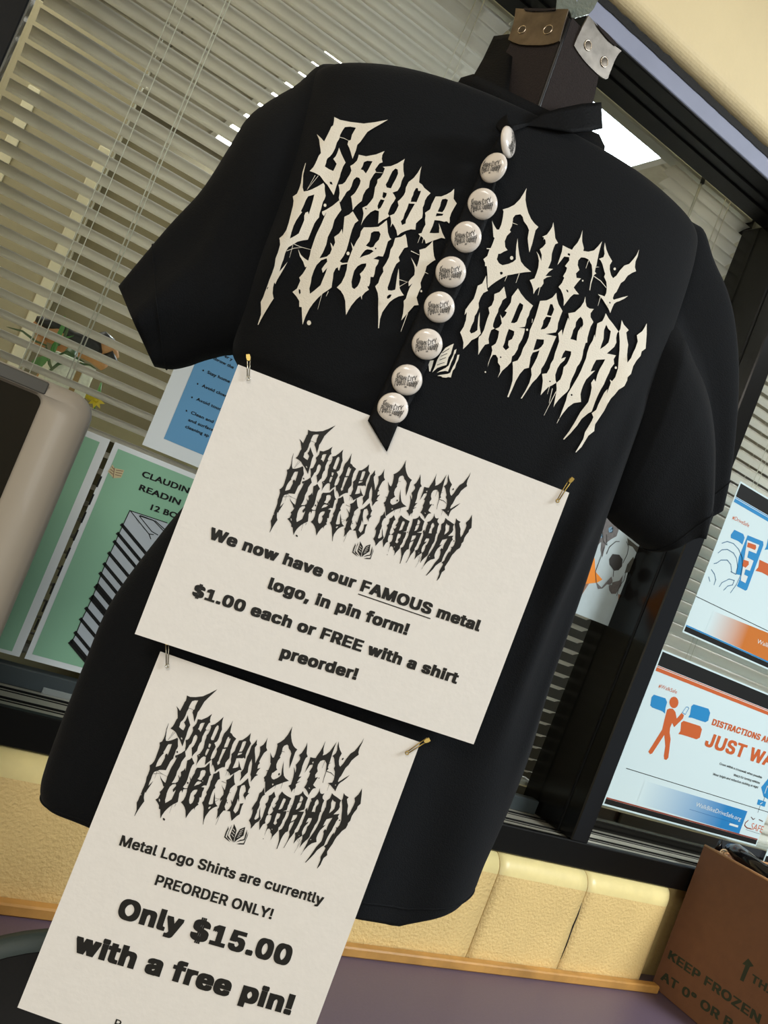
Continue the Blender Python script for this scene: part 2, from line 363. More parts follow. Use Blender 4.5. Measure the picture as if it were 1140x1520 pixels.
 ('I', '473 0 475 50 485 90 510 108 548 112 520 150 520 185 545 228 520 270 505 320 492 370 490 410 475 415 465 450 455 480 450 520 440 560 420 600 400 625 380 680 355 730 340 770 330 820 310 850 270 885 235 920 205 960 190 987 200 930 212 870 218 820 215 770 250 740 270 690 280 630 310 600 325 570 345 520 347 490 295 480 275 510 258 555 300 540 285 570 250 600 225 640 205 700 208 745 215 768 180 790 140 810 110 840 75 880 88 810 95 750 88 690 130 685 155 640 165 600 190 560 205 500 220 460 240 400 235 350 230 330 265 295 268 350 285 290 305 230 320 190 332 215 322 150 380 140 430 95 460 50',
  ['432 180 450 205 455 250 430 300 440 265 410 310 400 350 395 395 365 385 340 380 355 340 365 300 385 270 390 230 410 200', '148 755 158 750 168 757 158 764']),
 ('I', '655 150 680 195 720 245 760 300 768 312 755 330 748 370 750 410 730 450 665 508 745 525 725 560 730 600 700 640 685 680 660 730 640 780 610 830 585 880 560 940 530 1025 500 1040 440 1090 400 1150 340 1220 285 1275 275 1272 330 1200 380 1120 430 1030 500 940 520 870 530 810 525 770 550 735 565 760 580 700 600 650 630 600 650 560 570 565 545 610 520 670 560 660 520 700 480 740 455 790 440 830 430 870 435 940 370 950 320 985 275 1040 240 1090 270 1010 300 930 315 870 345 820 375 770 410 710 435 660 455 610 480 550 490 500 510 440 540 390 555 340 560 365 570 300 580 240 625 220 645 180',
  ['660 250 675 285 700 310 690 370 680 410 650 440 605 470 620 420 635 380 640 300', '341 876 351 867 361 877 351 888']),
 ('I', '797 210 815 250 860 300 838 320 845 380 855 430 850 465 845 520 848 590 880 550 900 500 920 460 940 400 932 345 980 310 1005 270 1020 240 1020 330 1015 400 1010 465 975 490 965 530 930 570 900 620 880 690 850 720 845 750 820 800 770 830 730 880 700 910 670 960 640 1020 600 1080 560 1140 552 1200 500 1240 470 1290 440 1340 390 1390 385 1388 420 1330 455 1270 470 1210 500 1160 530 1110 545 1075 530 1040 570 1010 590 960 620 900 640 860 670 825 665 865 700 770 690 740 712 755 740 720 765 640 770 560 778 480 780 400 775 330 772 312 785 290', []),
]
BOOK_SHIRT = [('K', '840 230 820 290 790 400 750 460 715 590 640 610 560 640 475 715 520 620 560 500 620 400 700 300 790 250',
               ['640 383 700 345 762 308 765 318 705 355 646 392', '618 438 728 390 730 400 620 448', '596 503 706 458 708 468 598 513', '554 588 620 560 682 545 682 555 620 572 556 598']),
 ('K', '885 320 870 390 850 410 830 480 800 540 760 650 740 700 690 690 600 705 550 725 600 690 700 640 750 600 790 500 830 420 850 340', []),
 ('K', '935 415 915 500 880 570 860 640 820 690 790 800 740 795 710 805 650 800 620 780 560 775 600 760 740 740 780 720 820 630 860 560 890 470 900 420', []),
 ('K', '400 520 500 510 470 620 440 700 425 700 415 620', []), ('K', '365 580 385 650 370 640', [])]
N_PAPER = ('P', '870 355 865 410 870 430 840 470 838 530 845 600 845 690 870 640 900 580 915 520 912 460 960 430 995 380 1020 330 1005 400 1000 470 1015 510 970 545 930 610 900 670 910 690 885 720 875 770 920 755 880 800 855 845 885 855 840 880 780 955 785 890 775 850 790 780 800 700 795 630 770 680 750 740 740 820 700 860 625 945 645 880 640 820 680 770 700 700 730 600 760 540 790 450 830 410', [])
C_PAPER = ('Q', '555 140 560 190 575 250 585 268 560 310 550 350 572 350 545 380 520 410 515 455 500 415 485 385 500 350 520 330 520 280 505 235 460 250 440 300 428 370 430 400 425 480 410 430 390 500 360 560 345 600 375 640 410 600 430 550 440 500 490 495 465 540 450 590 435 650 390 680 320 745 310 690 300 610 255 605 290 570 320 520 310 440 330 480 350 430 375 360 400 300 400 255 450 235 510 185', [])
BOOK_PAPER = [('Q', '275 815 265 850 240 900 215 975 250 1005 300 1045 270 1000 236 968 258 905 280 860', []),
 ('Q', '322 800 300 850 278 900 255 960 262 985 325 1035 285 975 268 948 290 890 315 840', []),
 ('Q', '355 785 385 850 392 880 370 950 345 1050 325 1010 298 950 320 890 345 830', ['345 850 372 885 368 895 340 862', '332 885 365 925 360 935 328 897', '322 925 352 965 348 975 318 938']),
 ('Q', '515 830 500 900 490 950 440 985 400 1010 357 1050 370 980 400 920 440 860', ['440 885 490 855 488 865 440 896', '425 915 478 888 476 898 424 926', '410 945 465 920 462 930 410 955', '398 975 445 952 442 962 396 985']),
 ('Q', '540 865 520 920 500 990 490 1005 440 1012 385 1045 440 1030 505 1018 518 990 538 925', []),
 ('Q', '558 900 540 950 515 1010 488 1060 440 1058 390 1070 430 1077 497 1078 520 1020 550 950', [])]
# hair-thin strands (window, w px, points) and dots (window, x, y, r)
STRANDS = [('A', 5, '320 200 365 212 408 234'), ('A', 4, '135 545 35 670'), ('A', 4, '108 540 40 660'), ('A', 4, '640 515 690 518 710 520'),
 ('A', 5, '385 688 330 780'), ('C', 5, '395 612 460 640 555 665'), ('C', 5, '332 675 400 650 465 645'), ('C', 4, '388 625 358 735'),
 ('C', 4, '650 1050 610 1195'), ('C', 6, '705 1035 685 1078'), ('E', 5, '555 570 630 592'), ('E', 5, '558 632 630 590'),
 ('E', 7, '660 315 738 352'), ('E', 7, '630 870 570 1033'), ('E', 6, '785 505 815 520'), ('B', 5, '385 780 360 845'), ('B', 5, '412 800 400 845'),
 ('F', 5, '485 365 530 382'), ('F', 6, '436 835 415 885'), ('F', 6, '545 815 515 900'), ('F', 6, '730 935 712 1010'),
 ('G', 6, '442 400 418 470'), ('G', 7, '490 540 550 582 602 645'), ('G', 5, '548 725 525 805'), ('I', 5, '155 800 135 870'),
 ('I', 6, '212 848 105 1060'), ('I', 6, '240 1090 220 1130'), ('H', 6, '722 380 718 415'), ('H', 6, '900 1000 870 1130'),
 ('I', 5, '930 530 935 560'), ('I', 5, '890 620 880 680'), ('E', 5, '245 290 335 300')]
DOTS = [('C', 675, 268, 13), ('C', 880, 697, 14), ('C', 532, 1315, 19), ('E', 752, 673, 9), ('F', 477, 677, 15),
 ('G', 390, 580, 7), ('G', 675, 475, 11), ('H', 675, 477, 9), ('H', 303, 853, 7), ('I', 745, 635, 10)]
def _abs(w, pts):
    x, y, s = WN[w]; return [(x + a / s, y + b / s) for a, b in pts]
def _thick(P, w):
    P = [np.array(q, float) for q in P]; L = []; R_ = []
    for i, q in enumerate(P):
        d = P[min(i + 1, len(P) - 1)] - P[max(i - 1, 0)]; d = d / np.linalg.norm(d); nrm = np.array([-d[1], d[0]])
        ww = w * (1 if 0 < i < len(P) - 1 or i == 0 else .5); L.append(tuple(q + nrm * ww / 2)); R_.append(tuple(q - nrm * ww / 2))
    return L + R_[::-1]
def shapes(letters):
    out = []
    for w, o, hs in letters: out.append([_abs(w, _p(o))] + [_abs(w, _p(h)) for h in hs])
    return out
def dotpoly(x, y, r, n=10): return [(x + r * math.cos(2 * math.pi * k / n), y + r * 1.15 * math.sin(2 * math.pi * k / n)) for k in range(n)]
EXTRA = [[_thick(_abs(w, _p(p)), ww / 6.0)] for w, ww, p in STRANDS] + [[_abs(w, dotpoly(x, y, r))] for w, x, y, r in DOTS]
SHIRT_SHAPES = shapes(LETTERS) + shapes(BOOK_SHIRT) + EXTRA
# matching points: print on the shirt -> print on the lower sheet
CORR = np.array([float(q) for q in '''496.2 173.7 277.4 1032.6 575.8 177.7 323 1022.6 470.3 199.2 262.1 1047.9 459.7 253.8 253.2 1081
495.3 289.7 271 1108.4 570.8 224.2 314.7 1060 600.8 235.8 332.1 1063.7 625.8 246.7 345.8 1069.5 639.2 286.7 350.8 1096.3
674.2 280.3 372.6 1087.6 414.7 353.7 222.1 1135.8 383 482.5 199.7 1211.5 449.2 482.2 238.7 1213 458.7 479.2 242.9 1218
513.7 467.5 276 1214.7 562 487.2 301.4 1223.8 595.8 475.5 321 1215.8 642.5 357.5 347.4 1147.9 781.7 279.2 434 1078.4
799.2 337 441.5 1112.5 717.5 384.7 391.9 1153.7 724.2 427.5 393.7 1176.3 788.3 403.3 428.6 1158.9 821.3 329.7 456.2 1101.2
792 436.7 433.5 1175.2 864.7 341.7 483.8 1099.5 893.7 358.3 497.8 1102.8 897.8 360 504.3 1098 948.7 370 540.6 1095.3
905.8 464.7 497.8 1172.6 836.7 454.2 458.8 1179 683 493.3 369.5 1217.9 687.5 518.3 372.3 1230 721.7 409.2 392.1 1168.9
710 526.7 384.7 1232.6 768.8 428 418.4 1175.3 738.7 560.8 401 1247.4 753.3 589.7 410.8 1260.3 773.3 591.7 421 1258.6
825.8 434.7 448.7 1175.8 868.8 440 474.6 1169.9 899.2 465 491.8 1179 922.8 475 510.7 1177.4 960 480 537.3 1169.9
854.7 671.7 472 1289 836.7 652.5 452 1280'''.split()]).reshape(-1, 4)
def _tps(src, dst, reg):
    n = len(src); s = 100.0; P = src / s
    d = np.linalg.norm(P[:, None] - P[None], axis=2); K = np.where(d > 0, d * d * np.log(d + 1e-12), 0) + np.eye(n) * reg
    Q = np.hstack([np.ones((n, 1)), P]); A = np.zeros((n + 3, n + 3)); A[:n, :n] = K; A[:n, n:] = Q; A[n:, :n] = Q.T
    b = np.zeros((n + 3, 2)); b[:n] = dst; W = np.linalg.solve(A, b)
    def f(q):
        q = np.array(q, float).reshape(-1, 2) / s; dd = np.linalg.norm(q[:, None] - P[None], axis=2)
        k = np.where(dd > 0, dd * dd * np.log(dd + 1e-12), 0)
        return k @ W[:n] + np.hstack([np.ones((len(q), 1)), q]) @ W[n:]
    return f
TO_SHEET = _tps(CORR[:, :2], CORR[:, 2:], 0.05)
def to_sheet(c):
    return [tuple(q) for q in TO_SHEET(densify(c, 12))]
# the complete logo in pixels of the lower sheet
SHEET_SHAPES = [[to_sheet(c) for c in sh] for sh in shapes(LETTERS) + EXTRA] + shapes([N_PAPER, C_PAPER]) + shapes(BOOK_PAPER)

# ------------------------------------------------------------------ the setting
YF, YG, YB = 0.945, 1.035, 1.10      # frame front, glass, blinds
Z0, Z1 = 1.052, 2.083                # window opening: ledge and head
DESK = 0.85
CEIL = 2.70
YEL = mat('yellow_block_paint', rgb(226, 196, 132), 0.55, noise=0.05, nscale=14, bump=1.0, bscale=230)
YELS = mat('yellow_smooth_paint', rgb(232, 214, 150), 0.38, noise=0.05, nscale=40, bump=0.25, bscale=60)
YELUP = mat('cream_wall_paint', rgb(252, 232, 184), 0.6, noise=0.03, nscale=9, bump=0.35, bscale=160)
BLACKM = mat('black_frame_metal', rgb(11, 11, 10), 0.42, spec=0.22, bump=0.05, bscale=300)
BLACKG = mat('black_frame_gloss', rgb(14, 13, 11), 0.18, spec=0.32)
LEDGE = mat('dark_grey_ledge_metal', rgb(166, 162, 146), 0.38, metal=0.25, spec=0.5, bump=0.08, bscale=90)
BLUEG = mat('blue_grey_trim', rgb(152, 158, 182), 0.5, noise=0.05, nscale=20)  # head rail coloured blue-grey, unlike the black sill rail
CAULK = mat('black_caulk', rgb(14, 12, 10), 0.7, bump=0.5)
BEIGE = mat('beige_office_wall_paint', rgb(150, 144, 124), 0.8, noise=0.03, nscale=3)
CEILM = mat('ceiling_tile_white', rgb(205, 200, 188), 0.9, noise=0.05, nscale=60)
FLOORM = mat('grey_floor_carpet', rgb(92, 86, 78), 0.95, noise=0.2, nscale=120)
OAK = mat('oak_edging', rgb(186, 138, 72), 0.45, noise=0.22, nscale=25)
PURP = mat('purple_laminate', rgb(98, 84, 100), 0.42, noise=0.05, nscale=300)

struct(box('floor', (-3, -4, -0.05), (4.5, 5, 0.0), FLOORM))
# ceiling: a grid slab with its tiles as pieces
ceil = struct(box('ceiling', (-3, -4, CEIL + 0.02), (4.5, 5, CEIL + 0.08), mat('ceiling_grid_white', rgb(200, 198, 190), 0.7)))
ctile = box_mesh('ceiling_tile', (-0.298, -0.298, -0.012), (0.298, 0.298, 0.012), 0.004, 1); ctile.materials.append(CEILM)
PAN = [(0.90, 1.90, 1.51, 3.12)]
for i in range(-2, 7):
    for j in range(-4, 8):
        cx_, cy_ = 0.6 * i + 0.605, 0.61 * j + 0.47
        if any(a - 0.25 < cx_ < c + 0.25 and b - 0.25 < cy_ < d + 0.25 for a, b, c, d in PAN): continue
        if 1.9 < cx_ < 2.7 and 1.8 < cy_ < 3.2: continue
        o = bpy.data.objects.new('ceiling_tile', ctile); COL.objects.link(o); o.parent = ceil; o.location = (cx_, cy_, CEIL + 0.012)

GLOW = mat('lamp_diffuser_cool', rgb(235, 245, 255), 0.5, emit=(0.80, 0.92, 1.0, 1), estr=9.0)
GLOWW = mat('lamp_diffuser_white', rgb(255, 250, 240), 0.5, emit=(1.0, 0.97, 0.88, 1), estr=9.0)
STEEL = mat('white_lamp_steel', rgb(220, 220, 220), 0.4)
def troffer(x0, y0, x1, y1, glow, label, z=CEIL, bumpy=False):
    t = thing('ceiling_light', label, 'ceiling light')
    w = 0.025
    V = []; F = []
    for (a, b, c, d) in ((x0, y0, x1, y0 + w), (x0, y1 - w, x1, y1), (x0, y0 + w, x0 + w, y1 - w), (x1 - w, y0 + w, x1, y1 - w)):
        me = box_mesh('q', (a, b, z - 0.012), (c, d, z + 0.03)); k = len(V)
        V += [tuple(v.co) for v in me.vertices]; F += [tuple(k + q for q in f.vertices) for f in me.polygons]
    pymesh('frame', V, F, STEEL, t)
    box('diffuser', (x0 + w, y0 + w, z - 0.004), (x1 - w, y1 - w, z + 0.004), glow, t)
    return t
troffer(0.90, 1.90, 1.51, 3.12, GLOW, 'bright office ceiling light just right of the bust neck')
troffer(0.62, 2.55, 1.22, 3.75, GLOWW, 'office ceiling light glaring through the blind slats above the left shoulder')

# wall below the window: painted blocks with rounded top edges
wl = struct(box('wall_window_lower', (-2.6, 0.958, 0.0), (1.29, 1.12, 1.0), mat('mortar_yellow', rgb(222, 194, 134), 0.8)))
def bullnose_block(x0, x1, z0, z1, name='block', round_right=0.0, y0=0.93, m=YEL):
    """block face towards -y with a quarter-round along its top (and right end)"""
    r = 0.026; V = []; F = []
    prof = [(0.0, z0 + 0.0), (0.0, z0 + 0.003)]
    n = 7
    zz = [z0] + list(np.linspace(z0 + 0.01, z1 - r, 5)) + [z1 - r + r * math.sin(math.pi / 2 * k / n) for k in range(1, n + 1)]
    yy = [0.0] * 6 + [r - r * math.cos(math.pi / 2 * k / n) for k in range(1, n + 1)]
    xs = list(np.linspace(x0, x1 - round_right, 10))
    dy = [0.0] * 10
    if round_right:
        for k in range(1, 8):
            xs.append(x1 - round_right + round_right * math.sin(math.pi / 2 * k / 7)); dy.append(round_right - round_right * math.cos(math.pi / 2 * k / 7))
    for i, x in enumerate(xs):
        for j in range(len(zz)):
            V.append((x, y0 + max(yy[j], dy[i]) if not (yy[j] and dy[i]) else y0 + min(0.05, math.hypot(yy[j], dy[i])), zz[j]))
        V.append((x, 0.98, zz[-1])); V.append((x, 0.98, z0))
    nz_ = len(zz) + 2
    for i in range(len(xs) - 1):
        for j in range(nz_):
            a = i * nz_ + j; b = i * nz_ + (j + 1) % nz_
            F.append((a, a + nz_, b + nz_, b))
    F.append(tuple(range(nz_))); F.append(tuple(range((len(xs) - 1) * nz_, len(xs) * nz_))[::-1])
    o = pymesh(name, V, F, m, None, True)
    o.data.materials.append(YELS)
    for f_ in o.data.polygons:
        if f_.center.z > z1 - r + 0.002: f_.material_index = 1
    o.data.polygons[-1].use_smooth = False; o.data.polygons[-2].use_smooth = False
    return o
ZB = 1.0125
joints = [-2.33, -1.93, -1.53, -1.13, -0.73, -0.33, 0.06, 0.50, 0.906, 1.088, 1.297]
for i in range(len(joints) - 1):
    x0, x1 = joints[i], joints[i + 1]
    o = bullnose_block(x0 + 0.0006, x1 - 0.0006, DESK + 0.002, ZB, round_right=0.03 if i == len(joints) - 2 else 0.0); o.parent = wl
    for k in range(4):
        bm_ = box_mesh('block', (x0 + 0.0015, 0.932, DESK - 0.2 * (k + 1) + 0.003), (x1 - 0.0015, 0.98, DESK - 0.2 * k - 0.001), 0.003, 1)
        link('block', bm_, YEL, wl)
# the crack in the joint, and the recess right of the last block
tube('crack', [(1.0878, 0.9302, 0.968), (1.0885, 0.9300, 0.95), (1.0875, 0.9302, 0.93), (1.089, 0.9300, 0.90), (1.0885, 0.9302, 0.878)], [0.0004, 0.0011, 0.0014, 0.0009, 0.0004], CAULK, wl, 6)
wr = struct(box('wall_window_lower_right', (1.292, 0.975, 0.0), (2.6, 1.12, ZB), mat('yellow_shaded_copy', rgb(206, 178, 116), 0.6, bump=0.8, bscale=140)))  # darker block yellow, the recess shadow put into its colour
# wall above the window
wu = struct(box('wall_window_upper', (-2.6, 0.96, 2.128), (3.2, 1.04, CEIL + .02), YELUP))
_b = bmesh.new()
V = []; F = []
n = 8
prof = [(0.926, CEIL)] + [(0.926, 2.140)] + [(0.926 + 0.019 * (1 - math.cos(math.pi / 2 * k / n)), 2.140 - 0.019 * math.sin(math.pi / 2 * k / n)) for k in range(1, n + 1)] + [(0.965, 2.1205), (0.965, CEIL)]
for x in (-2.6, 3.2):
    V += [(x, y, z) for y, z in prof]
k = len(prof)
F = [(i, (i + 1) % k, k + (i + 1) % k, k + i) for i in range(k)] + [tuple(range(k))[::-1], tuple(range(k, 2 * k))]
pymesh('wall_face', V, F, YELUP, wu)
# side parts of the wall, the rest of the room on this side
struct(box('wall_left', (-2.62, -4, 0), (-2.6, 5, CEIL + .02), mat('beige_room_wall', rgb(190, 176, 140), 0.8)))
struct(box('wall_back', (-2.6, -4.05, 0), (4.5, -4.0, CEIL + .02), mat('beige_room_wall', rgb(190, 176, 140), 0.8)))
struct(box('wall_window_left', (-2.6, 0.95, ZB), (-0.12, 1.12, 2.145), YELUP))

# window frame (black metal)
f1 = struct(empty('window_1')); f1['label'] = 'black metal office window, left pane behind the shirt'
f2 = struct(empty('window_2')); f2['label'] = 'black metal office window, right pane with two safety posters'
def fr(name, lo, hi, m=BLACKM, parent=None, bev=0.0015): return box(name, lo, hi, m, parent, bev, 1)
XR = 3.0
tr = struct(empty('trim_1')); tr['label'] = 'black window frame with grey ledge'
fr('sill_rail', (-0.12, YF, ZB), (XR, YF + 0.012, Z0 + 0.0005), BLACKM, tr)
fr('ledge', (-0.12, YF + 0.012, Z0 - 0.02), (XR, YG + 0.04, Z0 - 0.0005), LEDGE, tr)
for k, y in enumerate((0.968, 0.976, 1.004, 1.012)):
    fr('track_ridge', (-0.036, y, Z0 - 0.0008), (XR, y + 0.0016, Z0 + (0.002 if k % 2 else 0.0006)), BLACKM, tr, 0.0003)
fr('glass_rail', (-0.036, YG - 0.006, Z0 - 0.0005), (1.03, YG + 0.012, Z0 + 0.022), mat('dark_blue_grey_rail', rgb(70, 78, 80), 0.3, metal=0.3), tr)
fr('glass_rail', (1.07, YG - 0.006, Z0 - 0.0005), (XR, YG + 0.012, Z0 + 0.016), BLACKG, tr)
fr('head_rail', (-0.12, YF, Z1), (XR, YF + 0.02, 2.110), BLUEG, tr)
fr('head_soffit', (-0.12, YF + 0.001, Z1 - 0.003), (XR, YG + 0.001, Z1 + 0.02), BLACKM, tr)
for y in (0.975, 0.998): fr('head_groove', (-0.036, y, Z1 - 0.006), (XR, y + 0.004, Z1 - 0.002), BLACKM, tr, 0.0005)
fr('caulk_line', (-0.12, YF + 0.002, 2.109), (XR, YF + 0.03, 2.128), CAULK, tr)
V = []; F = []
rg = random.Random(3)
xs = np.arange(-0.1, 2.2, 0.012)
for x in xs:
    V += [(x, YF - 0.0015, 2.108 + rg.uniform(-.0006, .0006)), (x, YF - 0.0015, 2.119 + rg.uniform(-.0012, .0015))]
for i in range(len(xs) - 1): F.append((2 * i, 2 * i + 2, 2 * i + 3, 2 * i + 1))
o = pymesh('caulk_bead', V, F, CAULK, tr)
fr('left_jamb', (-0.12, YF, Z0), (-0.040, YG + 0.04, Z1), BLACKM, tr)
fr('jamb_highlight_line', (-0.041, YF + 0.004, Z0), (-0.0385, YF + 0.010, Z1), mat('jamb_highlight', rgb(150, 150, 145), 0.25, metal=0.9), tr, 0.0004)  # bright strip added as the highlight line along the jamb
fr('mullion', (1.034, YF, Z0), (1.071, YG + 0.04, Z1), BLACKG, tr, 0.002)
fr('mullion_groove', (1.0325, YF + 0.03, Z0), (1.0345, YF + 0.034, Z1), BLACKM, tr, 0.0004)
fr('pane_stop', (1.071, YG + 0.010, Z0), (1.095, YG + 0.03, Z1), BLACKG, tr, 0.002)

GLASS = bpy.data.materials.new('window_glass'); GLASS.use_nodes = True; MATS['window_glass'] = GLASS
nt = GLASS.node_tree; nt.nodes.clear()
out = nt.nodes.new('ShaderNodeOutputMaterial'); mx = nt.nodes.new('ShaderNodeMixShader'); fz = nt.nodes.new('ShaderNodeFresnel')
tp = nt.nodes.new('ShaderNodeBsdfTransparent'); gl = nt.nodes.new('ShaderNodeBsdfGlossy')
tp.inputs['Color'].default_value = (0.95, 0.965, 0.955, 1); gl.inputs['Roughness'].default_value = 0.012; fz.inputs['IOR'].default_value = 1.52
geo_ = nt.nodes.new('ShaderNodeNewGeometry'); inv = nt.nodes.new('ShaderNodeMath'); inv.operation = 'SUBTRACT'; inv.inputs[0].default_value = 1.0
mul = nt.nodes.new('ShaderNodeMath'); mul.operation = 'MULTIPLY'
nt.links.new(geo_.outputs['Backfacing'], inv.inputs[1]); nt.links.new(inv.outputs[0], mul.inputs[0]); nt.links.new(fz.outputs[0], mul.inputs[1])
nt.links.new(mul.outputs[0], mx.inputs[0]); nt.links.new(tp.outputs[0], mx.inputs[1]); nt.links.new(gl.outputs[0], mx.inputs[2]); nt.links.new(mx.outputs[0], out.inputs[0])
box('pane', (-0.04, YG, Z0), (1.034, YG + 0.005, Z1), GLASS, f1)
box('pane', (1.071, YG, Z0), (XR, YG + 0.005, Z1), GLASS, f2)

# counter with oak back strip
dk = thing('counter', 'purple laminate counter with oak strip along the yellow block wall', 'counter')
box('top', (-2.4, 0.745, DESK - 0.03), (3.0, 0.928, DESK), PURP, dk, 0.002, 1)
box('top_extension', (1.2985, 0.928, DESK - 0.03), (3.0, 0.974, DESK), PURP, dk)
box('back_strip', (-2.4, 0.914, DESK), (1.312, 0.929, DESK + 0.0135), OAK, dk, 0.002, 1)
box('apron', (-2.4, 0.79, 0.0), (3.0, 0.81, DESK - 0.03), mat('dark_counter_apron', rgb(40, 34, 40), 0.6), dk)

# ------------------------------------------------------------------ the office beyond the glass
struct(box('wall_office_back', (-2.6, 3.9, 0), (4.5, 3.95, CEIL + .02), BEIGE))
struct(box('wall_office_right', (4.48, 1.12, 0), (4.5, 3.9, CEIL + .02), BEIGE))
# a partition close behind the blind with white edge strips
pt = thing('partition_panel', 'tall beige office partition panel behind the left blind', 'partition')
box('panel', (-1.2, 2.20, 0.0), (0.19, 2.24, 2.2), mat('partition_fabric', rgb(160, 152, 124), 0.9, noise=0.05, nscale=8), pt, 0.004, 1)
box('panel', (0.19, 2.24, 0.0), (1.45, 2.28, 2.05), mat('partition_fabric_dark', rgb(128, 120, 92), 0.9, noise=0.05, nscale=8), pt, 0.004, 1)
box('edge_strip', (-0.030, 2.192, 0.0), (-0.004, 2.20, 2.02), mat('cream_strip', rgb(214, 208, 178), 0.6), pt, 0.002, 1)
box('edge_strip', (0.150, 2.190, 0.0), (0.176, 2.20, 1.98), mat('cream_strip', rgb(214, 208, 178), 0.6), pt, 0.002, 1)
cb = thing('cabinet', 'dark low office cabinet beyond the lower blind', 'cabinet')
DK = mat('dark_cabinet_paint', rgb(38, 38, 34), 0.5)
box('body', (0.55, 1.5, 0.0), (3.6, 2.1, 1.42), DK, cb, 0.004, 1)
for k in range(5): box('door', (0.56 + 0.6 * k, 1.488, 0.08), (1.14 + 0.6 * k, 1.4995, 1.40), DK, cb, 0.003, 1)
# inner shelf right behind the blind carrying plants
sh = thing('shelf', 'pale office shelf behind the left blind holding plants', 'shelf')
box('board', (-0.9, 1.17, 1.355), (0.5, 1.42, 1.378), mat('shelf_beige', rgb(158, 150, 112), 0.6, noise=0.05), sh, 0.003, 1)
box('side_panel', (-0.9, 1.18, 0.0), (-0.87, 1.41, 1.355), mat('shelf_beige', rgb(158, 150, 112), 0.6), sh)
box('side_panel', (0.47, 1.18, 0.0), (0.5, 1.41, 1.355), mat('shelf_beige', rgb(158, 150, 112), 0.6), sh)
box('back_panel', (-0.87, 1.40, 0.2), (0.47, 1.41, 1.355), mat('shelf_back', rgb(138, 130, 96), 0.7), sh)

# ------------------------------------------------------------------ blinds
XW = atY(1034, 290, 1.078)[0]
SLAT = mat('blind_slat_white', rgb(236, 232, 222), 0.42, spec=0.5)
_nt = SLAT.node_tree; _o = _nt.nodes['Material Output']; _m = _nt.nodes.new('ShaderNodeMixShader'); _t = _nt.nodes.new('ShaderNodeBsdfTranslucent')
_t.inputs['Color'].default_value = rgb(226, 220, 206); _m.inputs[0].default_value = 0.22
_nt.links.new(_nt.nodes['Principled BSDF'].outputs[0], _m.inputs[1]); _nt.links.new(_t.outputs[0], _m.inputs[2]); _nt.links.new(_m.outputs[0], _o.inputs['Surface'])
CORD = mat('blind_cord', rgb(205, 203, 185), 0.6)
def slat_mesh(x0, x1, tilt):
    V = []; F = []; w = 0.0125; n = 5
    for x in (x0, x1):
        for k in range(n):
            s = -1 + 2 * k / (n - 1); yy_ = s * w; zz_ = 0.0016 * (1 - s * s)
            for th in (0, 0.0004):
                y = yy_; z = zz_ - th
                V.append((x, y * math.cos(tilt) - z * math.sin(tilt), y * math.sin(tilt) + z * math.cos(tilt)))
    m = 2 * n
    for k in range(n - 1):
        a = 2 * k
        F.append((a, a + 2, m + a + 2, m + a)); F.append((a + 1, m + a + 1, m + a + 3, a + 3))
        F.append((a, a + 1, a + 3, a + 2)); F.append((m + a, m + a + 2, m + a + 3, m + a + 1))
    F.append((0, m, m + 1, 1)); F.append((2 * n - 2, 2 * n - 1, m + 2 * n - 1, m + 2 * n - 2))
    me = bpy.data.meshes.new('slat'); me.from_pydata(V, [], F); me.update(); me.materials.append(SLAT)
    for f in me.polygons: f.use_smooth = True
    return me
ZH = 2.112
def blind(x0, x1, label, cords, wand, tilt=math.radians(-17), cut=None):
    b = thing('window_blind', label, 'blind', 'white blinds on the office side of the window')
    me = slat_mesh(x0, x1, tilt); pitch = 0.0213; z = ZH - 0.012; k = 0
    short = slat_mesh(cut, x1, tilt) if cut else me  # upper slats shortened so the office ceiling light shows through
    zs = []
    while z > Z0 + 0.03:
        o = bpy.data.objects.new('slat', short if k < 6 else me); k += 1; COL.objects.link(o); o.parent = b; o.location = (0, YB, z); zs.append(z); z -= pitch
    box('headrail', (x0, YB - 0.014, ZH), (x1, YB + 0.014, ZH + 0.026), mat('headrail_white', rgb(178, 178, 166), 0.4), b, 0.003, 1)
    box('bottom_rail', (x0, YB - 0.012, z - 0.002), (x1, YB + 0.012, z + 0.010), mat('headrail_white', rgb(178, 178, 166), 0.4), b, 0.003, 1)
    for x in cords:
        for dx in (-0.006, 0.0, 0.006):
            tube('ladder_cord', [(x + dx, YB - 0.0135 + (0.027 if dx == 0 else 0), z), (x + dx, YB - 0.0135 + (0.027 if dx == 0 else 0), ZH + 0.002)], 0.0006, CORD, b, 5)
    for x, zb in wand:
        tube('tilt_wand', [(x, YB - 0.022, ZH - 0.004), (x + 0.001, YB - 0.022, zb)], 0.0022, mat('clear_wand', rgb(205, 205, 195), 0.2), b, 8)
        tube('wand_hook', [(x, YB - 0.022, ZH + 0.004), (x, YB - 0.024, ZH - 0.012)], 0.0035, DK, b, 8)
    return b
B1 = blind(-0.034, 0.50, 'white slatted blind left of the shirt in the left pane', (0.094, 0.44), ())
B3 = blind(0.505, 1.060, 'white slatted blind beside the mullion, right of the bust neck', (0.62, 0.99), ((XW, 1.45),), cut=0.86)
for dx in (-0.0022, 0.0022):
    tube('pull_cord', [(0.140 + dx, YB - 0.018, ZH), (0.1405 + dx, YB - 0.018, 1.40)], 0.0008, CORD, B1, 5)
box('end_bracket', (1.060, YB - 0.02, ZH - 0.02), (1.085, YB + 0.02, ZH + 0.03), BLACKG, B3, 0.003, 1)
B2 = blind(1.098, 2.4, 'white slatted blind behind the right window pane and posters', (1.30, 1.9), (), math.radians(58))

